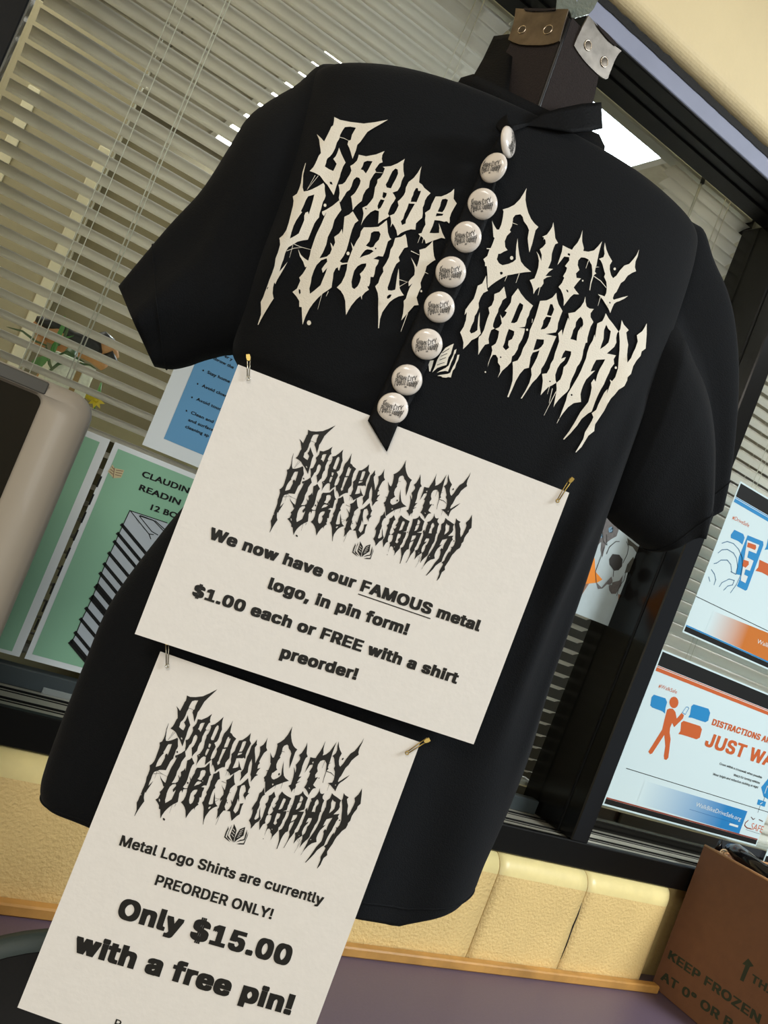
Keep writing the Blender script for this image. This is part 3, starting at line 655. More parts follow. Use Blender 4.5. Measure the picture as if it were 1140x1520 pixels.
# ------------------------------------------------------------------ posters on the glass
INK = mat('black_ink', rgb(22, 22, 20), 0.6, spec=0.25)
WHITEP = mat('white_poster_paper', rgb(214, 220, 218), 0.55)
GREEN = mat('green_poster_print', rgb(132, 178, 146), 0.6, noise=0.04, nscale=10)
BLUEP = mat('blue_poster_print', rgb(92, 148, 186), 0.6, noise=0.03, nscale=14)
CYAN = mat('bright_blue_print', rgb(28, 132, 190), 0.5)
ORNG = mat('orange_print', rgb(196, 92, 36), 0.5)
REDB = mat('red_brown_print', rgb(140, 62, 44), 0.5)
GREYL = mat('light_grey_print', rgb(170, 178, 182), 0.6)
CLEAR = bpy.data.materials.new('clear_sleeve'); CLEAR.use_nodes = True
nt = CLEAR.node_tree; nt.nodes.clear()
out = nt.nodes.new('ShaderNodeOutputMaterial'); mx = nt.nodes.new('ShaderNodeMixShader')
tp = nt.nodes.new('ShaderNodeBsdfTransparent'); gl = nt.nodes.new('ShaderNodeBsdfPrincipled')
gl.inputs['Base Color'].default_value = rgb(190, 196, 190); gl.inputs['Roughness'].default_value = 0.25
mx.inputs[0].default_value = 0.28
nt.links.new(tp.outputs[0], mx.inputs[1]); nt.links.new(gl.outputs[0], mx.inputs[2]); nt.links.new(mx.outputs[0], out.inputs[0])

def gradient_mat(name, c0, c1, u, origin, length):
    m = bpy.data.materials.new(name); m.use_nodes = True; nt = m.node_tree; p = nt.nodes['Principled BSDF']
    p.inputs['Roughness'].default_value = 0.5
    tc = nt.nodes.new('ShaderNodeTexCoord'); dp = nt.nodes.new('ShaderNodeVectorMath'); dp.operation = 'DOT_PRODUCT'
    dp.inputs[1].default_value = tuple(u); mr = nt.nodes.new('ShaderNodeMapRange')
    mr.inputs['From Min'].default_value = float(np.dot(u, origin)); mr.inputs['From Max'].default_value = float(np.dot(u, origin)) + length
    cr = nt.nodes.new('ShaderNodeValToRGB'); cr.color_ramp.elements[0].color = c0; cr.color_ramp.elements[1].color = c1
    nt.links.new(tc.outputs['Object'], dp.inputs[0]); nt.links.new(dp.outputs['Value'], mr.inputs['Value'])
    nt.links.new(mr.outputs[0], cr.inputs[0]); nt.links.new(cr.outputs[0], p.inputs['Base Color'])
    return m

YP = YG - 0.0012
def wallsheet(px, py, dx=0.0, y=YP):
    p = atY(px, py, y); return Sheet(p, (1, 0, 0), (0, 0, -1))

# green book poster (right one) and its twin behind the monitor
sp = wallsheet(171, 656)
t = thing('poster', 'green poster with a drawn stack of books, left of the shirt', 'poster', 'green reading posters')
H_ = 0.268
sp.slab('sheet', 0, 0, 0.2159, H_, WHITEP, t)
sp.rect('green_field', 0.006, 0.006, 0.2099, H_ - 0.007, GREEN, t, 1)
sp.text('lettering', 'CLAUDIN', (209.5, 707), (279, 732.5), 9.0, INK, t, 0.035, True, layer=2)
sp.text('lettering', 'READIN', (205.3, 727), (266, 750), 9.0, INK, t, 0.035, True, layer=2)
sp.text('lettering', '12 BO', (222.5, 756.5), (262, 770), 8.6, INK, t, 0.035, True, layer=2)
def cp(s): return [(150 + a / 7.6, 640 + b / 7.6) for a, b in _p(s)]
PAGE = mat('cream_page_print', rgb(196, 182, 140), 0.6)
sp.poly('book_picture', [cp('75 455 130 375 150 415 262 440 225 525 140 530')], PAGE, t, 2)
sp.line('book_lines', [cp('150 415 135 528'), cp('120 400 145 430'), cp('105 430 138 455'), cp('95 455 132 485'), cp('170 440 245 450'), cp('165 465 235 478'), cp('160 490 225 505')], 0.0007, mat('brown_line_print', rgb(110, 78, 60), 0.6), t, 3)
# stack of twelve drawn books
STK = np.array([(192.5, 757.7), (182, 780), (176, 793), (171, 805), (163, 822), (156, 838), (150, 852), (143, 872), (136, 889), (129, 904), (121, 920), (113, 940), (105, 955)])
drn = np.array((50.0, 60.0))
gq = []; bl = []; rg = random.Random(5)
for i in range(12):
    a, b = STK[i], STK[i + 1]
    gq.append([tuple(a), tuple(b), tuple(b + drn * .9), tuple(a + drn * .9)])
    bl.append([tuple(b + (-1.5, -1.5)), tuple(b + drn * 1.2)])
    if rg.random() < .55: bl.append([tuple(b + (1.5, -4.5)), tuple(b + (1.5, -4.5) + drn * .9)])
top = [(192.5, 757.7), (248, 776), (262, 800), (236, 800), (228, 815)]
sp.poly('book_pages', gq, GREYL, t, 2) if False else None
for q in gq: pass
Vs = []; Fs = []
for q in gq:
    k = len(Vs); Vs += [sp.W(*sp.loc(*c), .00044) for c in q]; Fs.append((k, k + 1, k + 2, k + 3))
k = len(Vs); Vs += [sp.W(*sp.loc(*c), .0005) for c in top]; Fs.append(tuple(range(k, k + 5)))
pymesh('book_pages', Vs, Fs, GREYL, t)
sp.line('book_covers', bl, 0.0038, INK, t, 3)
sp.line('book_outline', [[tuple(q) for q in STK], [(192.5, 757.7), (248, 776)], cp('335 905 540 1160 560 1215'), cp('430 955 570 1130 640 1170'), cp('440 950 590 1005 700 1120'), cp('545 1160 590 1165'),
      cp('610 1010 720 1110'), cp('430 955 600 1010')], 0.0010, INK, t, 3)
for i in range(1, 12):
    pass
sp.line('page_strokes', [[tuple(STK[i] + (9 + 8 * j, 12 + 9 * j)), tuple(STK[i] + (14 + 8 * j, 19 + 9 * j))] for i in range(12) for j in range(3)], 0.0006, mat('grey_line_print', rgb(120, 128, 130), .6), t, 3)

sq = wallsheet(164, 653)
t = thing('poster', 'green poster partly hidden behind the silver monitor', 'poster', 'green reading posters')
sq.slab('sheet', -0.2159, 0, 0.0, H_, WHITEP, t)
sq.rect('green_field', -0.2099, 0.007, -0.010, H_ - 0.004, GREEN, t, 1)
# clear tape, then a row of black dashes between the two sheets
t = thing('tape_strip', 'clear tape strip stuck low on the glass rail below the green poster', 'tape')
sr = wallsheet(65, 1020, y=YG - 0.0075)
sr.slab('film', 0.0, 0.0, 0.07, 0.008, CLEAR, t, 0.0002)
t = thing('dash_strip', 'thin strip of black dashes between the two green posters', 'strip')
sm = wallsheet(150, 700)
V = []; F = []
for i in range(9):
    a = sm.loc(148 - 11.6 * i, 706 + 26.5 * i); b = sm.loc(148 - 11.6 * i - 7, 706 + 26.5 * i + 16)
    k = len(V); V += [sm.W(a[0] + 0.001, a[1], .0002), sm.W(b[0] + 0.001, b[1], .0002), sm.W(b[0] + 0.0032, b[1], .0002), sm.W(a[0] + 0.0032, a[1], .0002)]; F.append((k, k + 1, k + 2, k + 3))
pymesh('dash_marks', V, F, INK, t)

# blue health notice
sb = wallsheet(211, 660)
t = thing('notice', 'blue bulleted notice on white paper under the left sleeve', 'notice')
sb.slab('sheet', 0, -0.2794, 0.2159, 0, WHITEP, t)
bl0 = sb.loc(243, 651)
sb.rect('blue_field', bl0[0], -0.262, 0.2159 - bl0[0], bl0[1], BLUEP, t, 1)
def cq(a, b): return (230 + a / 8.14, 520 + b / 8.14)
for s, a, b in (('er y', (838, 82), (930, 130)), ('throw the', (700, 108), (945, 225)), ('Stay home', (628, 278), (900, 395)), ('Avoid close', (562, 440), (865, 570)),
                ('Avoid touc', (497, 602), (790, 728)), ('Clean and', (430, 765), (700, 880)), ('and surface', (397, 852), (705, 980)), ('cleaning sp', (362, 933), (645, 1050))):
    sb.text('lettering', s, cq(*a), cq(*b), 4.6, INK, t, 0.025, True, layer=2)
for a, b in ((583, 243), (515, 405), (447, 568), (380, 730)):
    x, y = cq(a, b); sb.poly('bullet_dot', [dotpoly(x, y, 1.2)], INK, t, 2)

# walk-safe poster
def safety_poster(px, py, stripe, label, extra):
    s = wallsheet(px, py); t = thing('poster', label, 'poster', 'road safety posters on the right pane')
    W_, H = 0.4318, 0.2794
    s.slab('sheet', 0, 0, W_, H, mat('pale_blue_white_paper', rgb(206, 224, 226), 0.5), t)
    s.rect('top_band', 0.003, 0.003, W_ - 0.003, 0.0275, INK, t, 1)
    s.rect('stripe', 0.003, 0.0285, W_ - 0.003, 0.0300, stripe, t, 1)
    s.rect('stripe', 0.003, 0.0312, W_ - 0.003, 0.0375, stripe, t, 1)
    s.rect('bottom_stripe', 0.003, H - 0.0145, W_ - 0.003, H - 0.0120, REDB if stripe is ORNG else stripe, t, 1)
    s.rect('bottom_band', 0.003, H - 0.0118, W_ - 0.003, H - 0.003, INK, t, 1)
    s.slab('sleeve', -0.004, -0.006, W_ + 0.004, H + 0.004, CLEAR, t, 0.0001) if False else None
    extra(s, t); return s, t
def c7(s): return [(860 + a / 4.071, 950 + b / 4.071) for a, b in _p(s)]
def walk(s, t):
    s.text('lettering', '#WalkSafe', *c7('475 285 586 325'), 5.6, ORNG, t, 0.0, True)
    s.poly('speech_bubble', [c7('450 330 520 352 530 375 520 412 517 445 500 430 440 408 428 395 436 345')], CYAN, t)
    s.poly('speech_bubble', [c7('690 388 780 415 790 440 778 488 760 497 680 470 657 467 668 450 676 400')], CYAN, t)
    s.poly('speech_bubble', [c7('630 488 730 520 740 540 728 590 708 600 620 572 597 568 610 550 615 498')], ORNG, t)
    hc = c7('571 377')[0]
    s.poly('walking_figure', [[(hc[0] + 6.7 * math.cos(k / 16 * 6.283), hc[1] + 8.6 * math.sin(k / 16 * 6.283)) for k in range(16)]], ORNG, t)
    s.poly('walking_figure', [c7('530 420 545 413 565 415 580 435 588 475 618 440 632 455 625 475 572 527 560 500 548 530 545 560 551 600 537 712 525 725 512 720 510 700 519 640 513 573 440 685 427 690 416 675 500 540 515 475')], ORNG, t)
    s.line('phone_outline', [c7('655 405 661 413 640 450 622 438 645 405 655 405')], 0.0012, CYAN, t)
    s.text('lettering', 'DISTRACTIONS ARE', *c7('797 512 1166 632'), 9.6, ORNG, t, 0.04)
    s.text('lettering', 'JUST WA', *c7('752 638 1160 770'), 21, ORNG, t, 0.035)
    s.text('lettering', 'Cross within a crosswalk when possible', *c7('845 752 1101 837'), 3.4, INK, t, 0.01)
    s.text('lettering', 'Watch for turning vehicles', *c7('930 820 1089 870'), 3.4, INK, t, 0.01)
    s.text('lettering', 'Wear bright and reflective clothing at night', *c7('805 815 1078 897'), 3.4, INK, t, 0.01)
    s.line('rule_line', [c7('283 775 1140 1040')], 0.0012, INK, t)
    q = c7('395 850 1015 1035 965 1170 345 985'); o = s.W(*s.loc(*q[0])); L = np.linalg.norm(s.loc(*q[1]) - s.loc(*q[0]))
    s.poly('banner', [q], gradient_mat('blue_banner_print', rgb(206, 224, 226), rgb(20, 122, 184), s.u, o, L * .8), t, 1)
    s.text('lettering', 'WalkBikeDriveSafe.org', *c7('700 1003 972 1092'), 6.2, WHITEP, t, 0.0, True, layer=2)
    s.line('banner_rule', [c7('665 1022 935 1105')], 0.0006, mat('deep_blue_print', rgb(14, 90, 150), .5), t, 2)
    s.line('banner_mark', [c7('908 1112 956 1126')], 0.004, WHITEP, t, 2)
    s.text('lettering', 'SAFE', *c7('1030 1143 1102 1165'), 10, ORNG, t, 0.0, True)
    s.line('swoosh', [c7('1020 1090 1003 1105 998 1120 1012 1135 1034 1140')], 0.0022, REDB, t)
    s.line('small_marks', [c7('1038 1070 1050 1085 1060 1078'), c7('1085 1085 1108 1096')], 0.0018, mat('dark_red_print', rgb(90, 60, 55), .6), t)
    s.line('swoosh_underline', [c7('1005 1145 1090 1172')], 0.0009, mat('grey_line_print', rgb(120, 128, 130), .6), t)
    s.poly('sign_diamond', [c7('1098 890 1140 838 1175 905 1145 965 1112 945')], CYAN, t)
    s.poly('sign_plate', [c7('1080 962 1128 978 1120 1008 1072 993')], CYAN, t)
    s.line('sign_post', [c7('1120 945 1112 975'), c7('1092 1002 1078 1042')], 0.0012, mat('dark_teal_print', rgb(30, 60, 80), .6), t)
    s.line('sign_marks', [c7('1092 990 1106 982'), c7('1120 925 1134 880 1140 890')], 0.0018, WHITEP, t, 2)
SW, TW = safety_poster(983, 964, ORNG, 'orange striped road safety poster with walking figure, lower on the right pane', walk)
def c6(s): return [(840 + a / 3.8, 680 + b / 3.8) for a, b in _p(s)]
STEERL = mat('slate_line_print', rgb(84, 122, 150), .6)
def drive(s, t):
    s.text('lettering', '#DriveSafe', *c6('936 342 1030 390'), 5.6, ORNG, t, 0.0, True)
    s.poly('speech_bubble', [c6('950 404 1000 428 1008 448 995 488 972 468 930 450 930 432')], CYAN, t)
    s.poly('phone_frame', [c6('1025 435 1112 470 1114 490 1022 742 1012 748 965 722 988 660 960 655 975 560')], CYAN, t)
    s.poly('phone_screen', [c6('1022 462 1090 490 1012 705 985 690')], WHITEP, t, 2)
    s.poly('phone_bubble', [c6('1025 475 1070 490 1072 505 1065 518 1020 500')], ORNG, t, 3)
    s.poly('phone_bubble', [c6('1030 522 1072 538 1075 555 1060 580 1022 560')], CYAN, t, 3)
    s.poly('phone_bubble', [c6('1000 572 1030 582 1030 600 1012 618 995 608')], ORNG, t, 3)
    s.poly('phone_bubble', [c6('1012 626 1038 636 1040 650 1028 668 1004 656')], CYAN, t, 3)
    s.line('steering_wheel', [c6('880 480 910 470 945 482 975 515 993 560 995 610 985 660 960 715 928 760'), c6('858 535 880 517 910 515 945 535 962 565 968 610 958 655 930 640'),
        c6('835 595 850 592 875 575 910 575 930 600 935 645'), c6('820 628 838 655 845 685 835 715'), c6('805 670 812 695'), c6('865 725 880 702 920 682 950 690 940 715 912 722 890 745')], 0.0016, STEERL, t)
    s.poly('speech_bubble', [c6('1092 573 1150 600 1150 670 1105 645 1068 635 1085 615')], ORNG, t)
    s.poly('speech_bubble', [c6('1140 455 1160 462 1160 520 1136 515 1120 518 1130 500')], CYAN, t)
    s.line('rule_line', [c6('735 780 1140 975')], 0.0012, INK, t)
    q = c6('832 862 1200 1010 1150 1150 782 980'); o = s.W(*s.loc(*q[0])); L = np.linalg.norm(s.loc(*q[1]) - s.loc(*q[0]))
    s.poly('banner', [q], gradient_mat('orange_banner_print', rgb(206, 224, 226), rgb(196, 110, 30), s.u, o, L * .55), t, 1)
    s.text('lettering', 'WalkBike', *c6('1075 1042 1190 1090'), 6.2, WHITEP, t, 0.0, True, layer=2)
SD, TD = safety_poster(1099, 714, CYAN, 'blue striped road safety poster with steering wheel and phone, upper on the right pane', drive)
s3 = wallsheet(1137, 1262); t = thing('poster', 'sliver of a third pale poster at the right picture edge', 'poster')
s3.slab('sheet', 0.004, -0.006, 0.20, 0.27, mat('pale_blue_white_paper', rgb(206, 224, 226), 0.5), t)
s3.rect('top_band', 0.007, 0.010, 0.19, 0.03, INK, t, 1)

# dog picture on the left pane
s = wallsheet(912, 932); t = thing('picture', 'painted spotted dog picture in a clear sleeve under the right sleeve', 'picture')
DW = mat('dog_pale_paint', rgb(186, 200, 202), 0.55, noise=0.04, nscale=60)
DG = mat('dog_grey_paint', rgb(104, 100, 98), 0.6, noise=0.2, nscale=200)
DN = mat('dog_nose_paint', rgb(58, 56, 54), 0.5)
DO = mat('orange_scarf_paint', rgb(240, 140, 36), 0.5)
DB = mat('brown_paint', rgb(150, 112, 88), 0.6)
DE = mat('slate_ear_paint', rgb(78, 78, 70), 0.6, noise=0.2, nscale=150)
S_ = [s.loc(*q) for q in c6('-60 830 275 962 312 790 350 640 390 570 480 590 490 540 380 300 250 160 60 200 -60 500')]
V = [s.W(a, b, 0) for a, b in S_] + [s.W(a, b, -0.0004) for a, b in S_]; n = len(S_)
pymesh('sheet', V, [tuple(range(n)), tuple(range(n, 2 * n))[::-1]] + [(i, (i + 1) % n, n + (i + 1) % n, n + i) for i in range(n)], DW, t)
s.poly('body_side', [c6('295 765 312 775 300 850 280 960 272 950 292 860'), c6('60 710 130 708 90 770 30 800 0 820 -30 780')], DB, t, 1)
s.poly('scarf', [c6('130 465 150 520 162 575 165 640 205 685 175 702 60 715 0 740 20 660 90 560')], DO, t, 2)
s.poly('scarf_marks', [c6('128 492 150 500 140 530 122 520'), c6('88 640 100 618 94 650')], DN, t, 3)
s.poly('grey_patch', [c6('200 320 260 345 298 400 285 440 250 460 225 480 215 520 205 560 195 520 200 470 180 490 155 460 145 410 170 370')], DG, t, 2)
s.poly('ear', [c6('345 450 400 495 480 540 488 570 455 600 430 620 420 570 395 530 375 500 350 490'), c6('380 555 388 590 360 640 330 650 345 600')], DE, t, 2)
s.poly('nose', [c6('262 540 300 545 318 570 315 610 295 632 270 635 245 600 243 570')], DN, t, 3)
s.poly('mouth', [c6('170 700 200 730 225 700 255 668 262 690 258 715 230 712 205 735 180 738'), c6('240 720 262 700 300 690 320 660 310 720 280 765 255 765 243 745')], DG, t, 3)
s.line('outline_strokes', [c6('268 635 265 668'), c6('170 700 165 640 195 560 215 500'), c6('228 540 245 500 280 470 300 470'), c6('320 590 345 540 352 500 340 470'), c6('335 650 325 690 300 720 285 775'), c6('205 420 210 470 230 490 228 430'), c6('250 405 262 392 262 415 248 420'), c6('175 425 195 428 205 445')], 0.0011, DN, t, 4)
s.poly('eye', [c6('238 395 255 385 266 400 258 420 240 418'), c6('180 430 200 425 208 445 190 452')], mat('blue_grey_paint', rgb(120, 150, 170), .3), t, 4)

# ------------------------------------------------------------------ bust form, shirt, sheets, ribbon, pins
SX = _nz(np.array([0.943, -0.331, 0.0])); SY = np.array([-SX[1], SX[0], 0.0]); UP = np.array([0, 0, 1.0])
PC = np.array([0.324, 0.593, 1.337])             # centre of the upper sheet
def S(a, d, z): p = PC + SX * a + SY * d; return np.array([p[0], p[1], z])
def onS(px, py, d):
    w = atPlane(px, py, PC + SY * d, SY); return np.array([np.dot(w - PC, SX), d, w[2]])
MID = 0.080
FELT = mat('black_felt', rgb(42, 36, 35), 0.95, spec=0.15, noise=0.25, nscale=900, bump=0.3, bscale=900, sheen=0.1)
COTTON = mat('black_cotton', rgb(15, 17, 20), 0.88, spec=0.14, noise=0.18, nscale=700, bump=0.3, bscale=900, sheen=0.03)
RIBB = mat('black_grosgrain_ribbon', rgb(9, 10, 12), 0.65, spec=0.12, bump=0.3, bscale=500)
OLDM = mat('worn_steel_plate', rgb(118, 106, 92), 0.34, metal=0.85, noise=0.28, nscale=70, bump=0.15, bscale=80)
OLDM2 = mat('worn_steel_plate_shine', rgb(112, 106, 98), 0.42, metal=0.8, noise=0.25, nscale=70, bump=0.12, bscale=80)
RIVET = mat('dark_rivet', rgb(86, 78, 68), 0.4, metal=0.8)
RIM = mat('bright_rivet_rim', rgb(220, 205, 185), 0.2, metal=0.95)

form = thing('bust_form', 'black felt bust form with riveted steel plates on its split neck', 'mannequin')
# torso core under the shirt, pole and tripod foot standing on the floor
V = []; F = []
lv = [(1.12, .10, .035), (1.2, .135, .045), (1.35, .135, .05), (1.5, .14, .05), (1.62, .155, .045), (1.69, .15, .034), (1.72, .09, .030), (1.745, .045, .028)]
for z, w, t in lv:
    for k in range(32):
        an = 2 * math.pi * k / 32; V.append(S(0.02 + w * math.cos(an), MID + t * math.sin(an), z))
for j in range(len(lv) - 1):
    for k in range(32): F.append((j * 32 + k, j * 32 + (k + 1) % 32, (j + 1) * 32 + (k + 1) % 32, (j + 1) * 32 + k))
F += [tuple(range(32))[::-1], tuple(range((len(lv) - 1) * 32, len(lv) * 32))]
pymesh('torso', V, F, FELT, form, True)
b0 = S(0.02, MID, 0)
tube('pole', [(b0[0], b0[1], 0.03), (b0[0], b0[1], 1.13)], 0.012, BLACKM, form, 16)
tube('base_disc', [(b0[0], b0[1] - .05, 0.0), (b0[0], b0[1] - .05, 0.02), (b0[0], b0[1] - .05, 0.035)], [0.075, 0.075, 0.02], BLACKM, form, 32)

# neck: two wedges meeting in a ridge towards the viewer
ct = S(*onS(847, 24, 0.045)); cb_ = S(*onS(788, 192, 0.040))
dl = np.array([-0.449, 0.893, 0]); dr = np.array([0.995, 0.097, 0])
def wedge(sgn):
    V = []; F = []; N = 7
    for j in range(N):
        f = j / (N - 1); c = ct * (1 - f) + cb_ * f; L = 0.052 + 0.012 * f + 0.003 * math.sin(f * 3)
        A = c + (dl * 0.0016 if sgn < 0 else dr * 0.0016)
        Bp = c + (dl if sgn < 0 else dr) * L
        D = c + (dl + dr) * L * 0.82
        M_ = c + (dl + dr) * 0.004 + ((dl - dr) if sgn < 0 else (dr - dl)) * 0.0016
        rr = 0.004
        e1_ = (Bp - A) / np.linalg.norm(Bp - A); 
        P = [M_, A + e1_ * 0.0005, A + e1_ * rr, Bp - e1_ * rr * 1.5, Bp + (D - Bp) * 0.12, D]
        V += P
    n = 6
    for j in range(N - 1):
        for k in range(n):
            a, b = j * n + k, j * n + (k + 1) % n; F.append((a, b, b + n, a + n))
    F.append(tuple(range(n))[::-1]); F.append(tuple(range((N - 1) * n, N * n)))
    return pymesh('neck_half', V, F, FELT, form)
NL, NR = wedge(-1), wedge(1)
tube('seam_piping', [ct * (1 - f) + cb_ * f + (dl + dr) * 0.002 for f in (0.02, .25, .5, .75, .98)], 0.0019, mat('black_glossy_piping', rgb(18, 19, 22), 0.45), form, 8)
def plate(name, px, d, rivets, m, slot=None):
    n = _nz(np.cross(d, UP)); 
    if np.dot(n, CAM - ct) < 0: n = -n
    s = Sheet(ct + n * 0.0024, d, (0, 0, -1))
    P = [s.loc(740 + a / 5.7, b / 5.7) for a, b in _p(px)]; n_ = len(P)
    V = [s.W(a, b, 0) for a, b in P] + [s.W(a, b, -0.0016) for a, b in P]
    o = pymesh(name, V, [tuple(range(n_)), tuple(range(n_, 2 * n_))[::-1]] + [(i, (i + 1) % n_, n_ + (i + 1) % n_, n_ + i) for i in range(n_)], m, form)
    if np.dot(np.array(o.data.polygons[0].normal), s.n) < 0: o.data.flip_normals()
    for x, y, r in rivets:
        a, b = s.loc(740 + x / 5.7, y / 5.7)
        ring = [s.W(a + r * math.cos(k / 20 * 6.2832), b + r * math.sin(k / 20 * 6.2832), 0.0004) for k in range(20)]
        rv = pymesh('rivet', [s.W(a + r * .9 * math.cos(k / 20 * 6.2832), b + r * .9 * math.sin(k / 20 * 6.2832), 0.0006) for k in range(20)] + [s.W(a, b, 0.0011)], [(k, (k + 1) % 20, 20) for k in range(20)], RIVET, o, True)
        link('rivet_rim', tube_mesh('rivet_rim', ring, 0.00045, 8, True), RIM, rv, True)
    if slot:
        Q = [s.loc(740 + a / 5.7, b / 5.7) for a, b in _p(slot)]
        pymesh('fold', [s.W(a, b, 0.0012) for a, b in Q], [tuple(range(len(Q)))], FELT, o)
    return o
plate('steel_plate', '145 70 215 75 222 92 300 100 400 98 480 92 492 76 590 75 580 110 565 160 550 215 532 280 515 345 470 362 420 375 360 382 300 382 240 381 180 376 130 360 80 335 105 265 125 200 138 130', dl,
      [(200, 253, .0036), (420, 253, .0042)], OLDM, '215 75 300 78 400 80 492 74 480 92 400 99 300 101 222 93')
plate('steel_plate', '762 130 820 195 880 280 960 370 1042 430 1020 450 1000 480 980 520 965 560 945 610 925 665 905 668 880 657 840 628 800 590 760 550 720 505 680 450 640 385 660 335 680 290 700 250 720 210 742 170', dr,
      [(755, 385, .0040), (893, 525, .0042)], OLDM2, '820 195 850 225 920 290 985 360 1000 385 985 395 930 350 870 280 830 225')
# clear plastic hanging tab above the neck
PL = bpy.data.materials.new('clear_hanging_plastic'); PL.use_nodes = True
nt = PL.node_tree; pb = nt.nodes['Principled BSDF']; pb.inputs['Base Color'].default_value = rgb(150, 158, 148); pb.inputs['Roughness'].default_value = 0.18
pb.inputs['Transmission Weight'].default_value = 0.55; pb.inputs['IOR'].default_value = 1.2
tcn = nt.nodes.new('ShaderNodeTexCoord'); nn = nt.nodes.new('ShaderNodeTexNoise'); nn.inputs['Scale'].default_value = 240; bb = nt.nodes.new('ShaderNodeBump'); bb.inputs['Strength'].default_value = 0.8; bb.inputs['Distance'].default_value = 0.002
nt.links.new(tcn.outputs['Object'], nn.inputs['Vector']); nt.links.new(nn.outputs['Fac'], bb.inputs['Height']); nt.links.new(bb.outputs['Normal'], pb.inputs['Normal'])
def ptab(px, d):
    P = [S(*onS(740 + a / 5.7, b / 5.7, d)) for a, b in _p(px)]; n = len(P)
    V = P + [p + SY * 0.0012 for p in P]
    return pymesh('hanging_tab', V, [tuple(range(n)), tuple(range(n, 2 * n))[::-1]] + [(i, (i + 1) % n, n + (i + 1) % n, n + i) for i in range(n)], PL, form)
ptab('488 78 500 -60 640 -60 665 20 640 70 612 110 596 84', 0.062)
ptab('620 145 612 110 645 60 668 10 690 -60 870 -60 840 5 805 75 765 118 700 138 650 150', 0.070)

# ---- the T-shirt
tee = thing('tshirt', 'black T-shirt with spiky white library lettering pulled over the bust form', 'shirt')
LV = [  # zL, aL, zR, aR, t
 (1.058, -.150, 1.104, .212, .058), (1.075, -.162, 1.112, .216, .060), (1.10, -.166, 1.13, .216, .062), (1.174, -.168, 1.18, .219, .064), (1.23, -.167, 1.238, .218, .066),
 (1.30, -.150, 1.298, .210, .068), (1.34, -.138, 1.342, .207, .070), (1.39, -.132, 1.387, .205, .071), (1.445, -.144, 1.43, .203, .072), (1.468, -.158, 1.457, .202, .073), (1.55, -.170, 1.56, .199, .073),
 (1.63, -.180, 1.65, .196, .068), (1.68, -.182, 1.700, .193, .060), (1.706, -.176, 1.724, .184, .054), (1.726, -.140, 1.737, .150, .050),
 (1.743, -.092, 1.749, .106, .047), (1.757, -.062, 1.761, .076, .046)]
LVA = np.array(LV); NL_ = 110
def smooth_interp(t):
    x = t * (len(LVA) - 1); i = min(int(x), len(LVA) - 2); f = x - i
    p = [LVA[max(0, i - 1)], LVA[i], LVA[i + 1], LVA[min(len(LVA) - 1, i + 2)]]
    a = 0.5 * (2 * p[1] + (p[2] - p[0]) * f + (2 * p[0] - 5 * p[1] + 4 * p[2] - p[3]) * f * f + (3 * p[1] - p[0] - 3 * p[2] + p[3]) * f ** 3)
    return a
def fold(a, z, front):
    """soft creases of hanging cloth"""
    if not front: return 0.0
    low = max(0.0, min(1.0, (1.42 - z) / 0.25)); d = 0.0
    d += 0.0035 * low * math.sin(a * 70 + z * 9 + 0.6) * (0.4 + min(1, abs(a - .02) / .16))
    d += 0.0022 * low * math.sin(a * 34 - z * 14)
    # pull creases from the right armhole down across the chest
    for (a0, z0, a1, z1, w, h) in ((.17, 1.60, .10, 1.38, .012, .008), (.185, 1.55, .165, 1.33, .009, .010), (.165, 1.50, .170, 1.18, .009, .010), (.20, 1.44, .205, 1.16, .007, .008), (-.15, 1.66, -.155, 1.45, .012, .008), (-.165, 1.50, -.12, 1.62, .014, .006)):
        vx, vz = a1 - a0, z1 - z0; L2 = vx * vx + vz * vz
        tt = max(0, min(1, ((a - a0) * vx + (z - z0) * vz) / L2)); dd = math.hypot(a - a0 - vx * tt, z - z0 - vz * tt)
        d -= h * math.exp(-(dd / w) ** 2) * math.sin(math.pi * min(1, max(0.05, tt + .1)))
    return d
NA = 128
V = []; F = []
for j in range(NL_ + 1):
    zL, aL, zR, aR, t = smooth_interp(j / NL_)
    c = (aL + aR) / 2; w = (aR - aL) / 2; e = 2.9 if j / NL_ < .7 else 2.9 - 0.6 * (j / NL_ - .7) / .3
    for k in range(NA):
        an = 2 * math.pi * k / NA; cs, sn = math.cos(an), math.sin(an)
        x = math.copysign(abs(cs) ** (2 / e), cs); y = math.copysign(abs(sn) ** (2 / e), sn)
        a = c + w * x; u = (x + 1) / 2; z = zL + (zR - zL) * u; front = y < 0
        d = MID + t * y
        if j / NL_ < 0.1:   # hem: level in front, lifting at the right side seam
            q = 1 - j / NL_ / 0.1; hz = 1.066 + (0.040 * max(0, (a - .15) / .066) if a > .15 else 0) - 0.006 * max(0, min(1, (-a - .08) / .07))
            z = z * (1 - q) + hz * q if front else z * (1 - q) + (hz - .005) * q
        if front and j / NL_ > 0.86: z -= 0.026 * ((j / NL_ - 0.86) / 0.14) ** 1.5 * max(0, -y) ** 1.0
        d += fold(a, z, front) * min(1, abs(y) * 1.6)
        V.append(S(a, d, z))
for j in range(NL_):
    for k in range(NA): F.append((j * NA + k, j * NA + (k + 1) % NA, (j + 1) * NA + (k + 1) % NA, (j + 1) * NA + k))
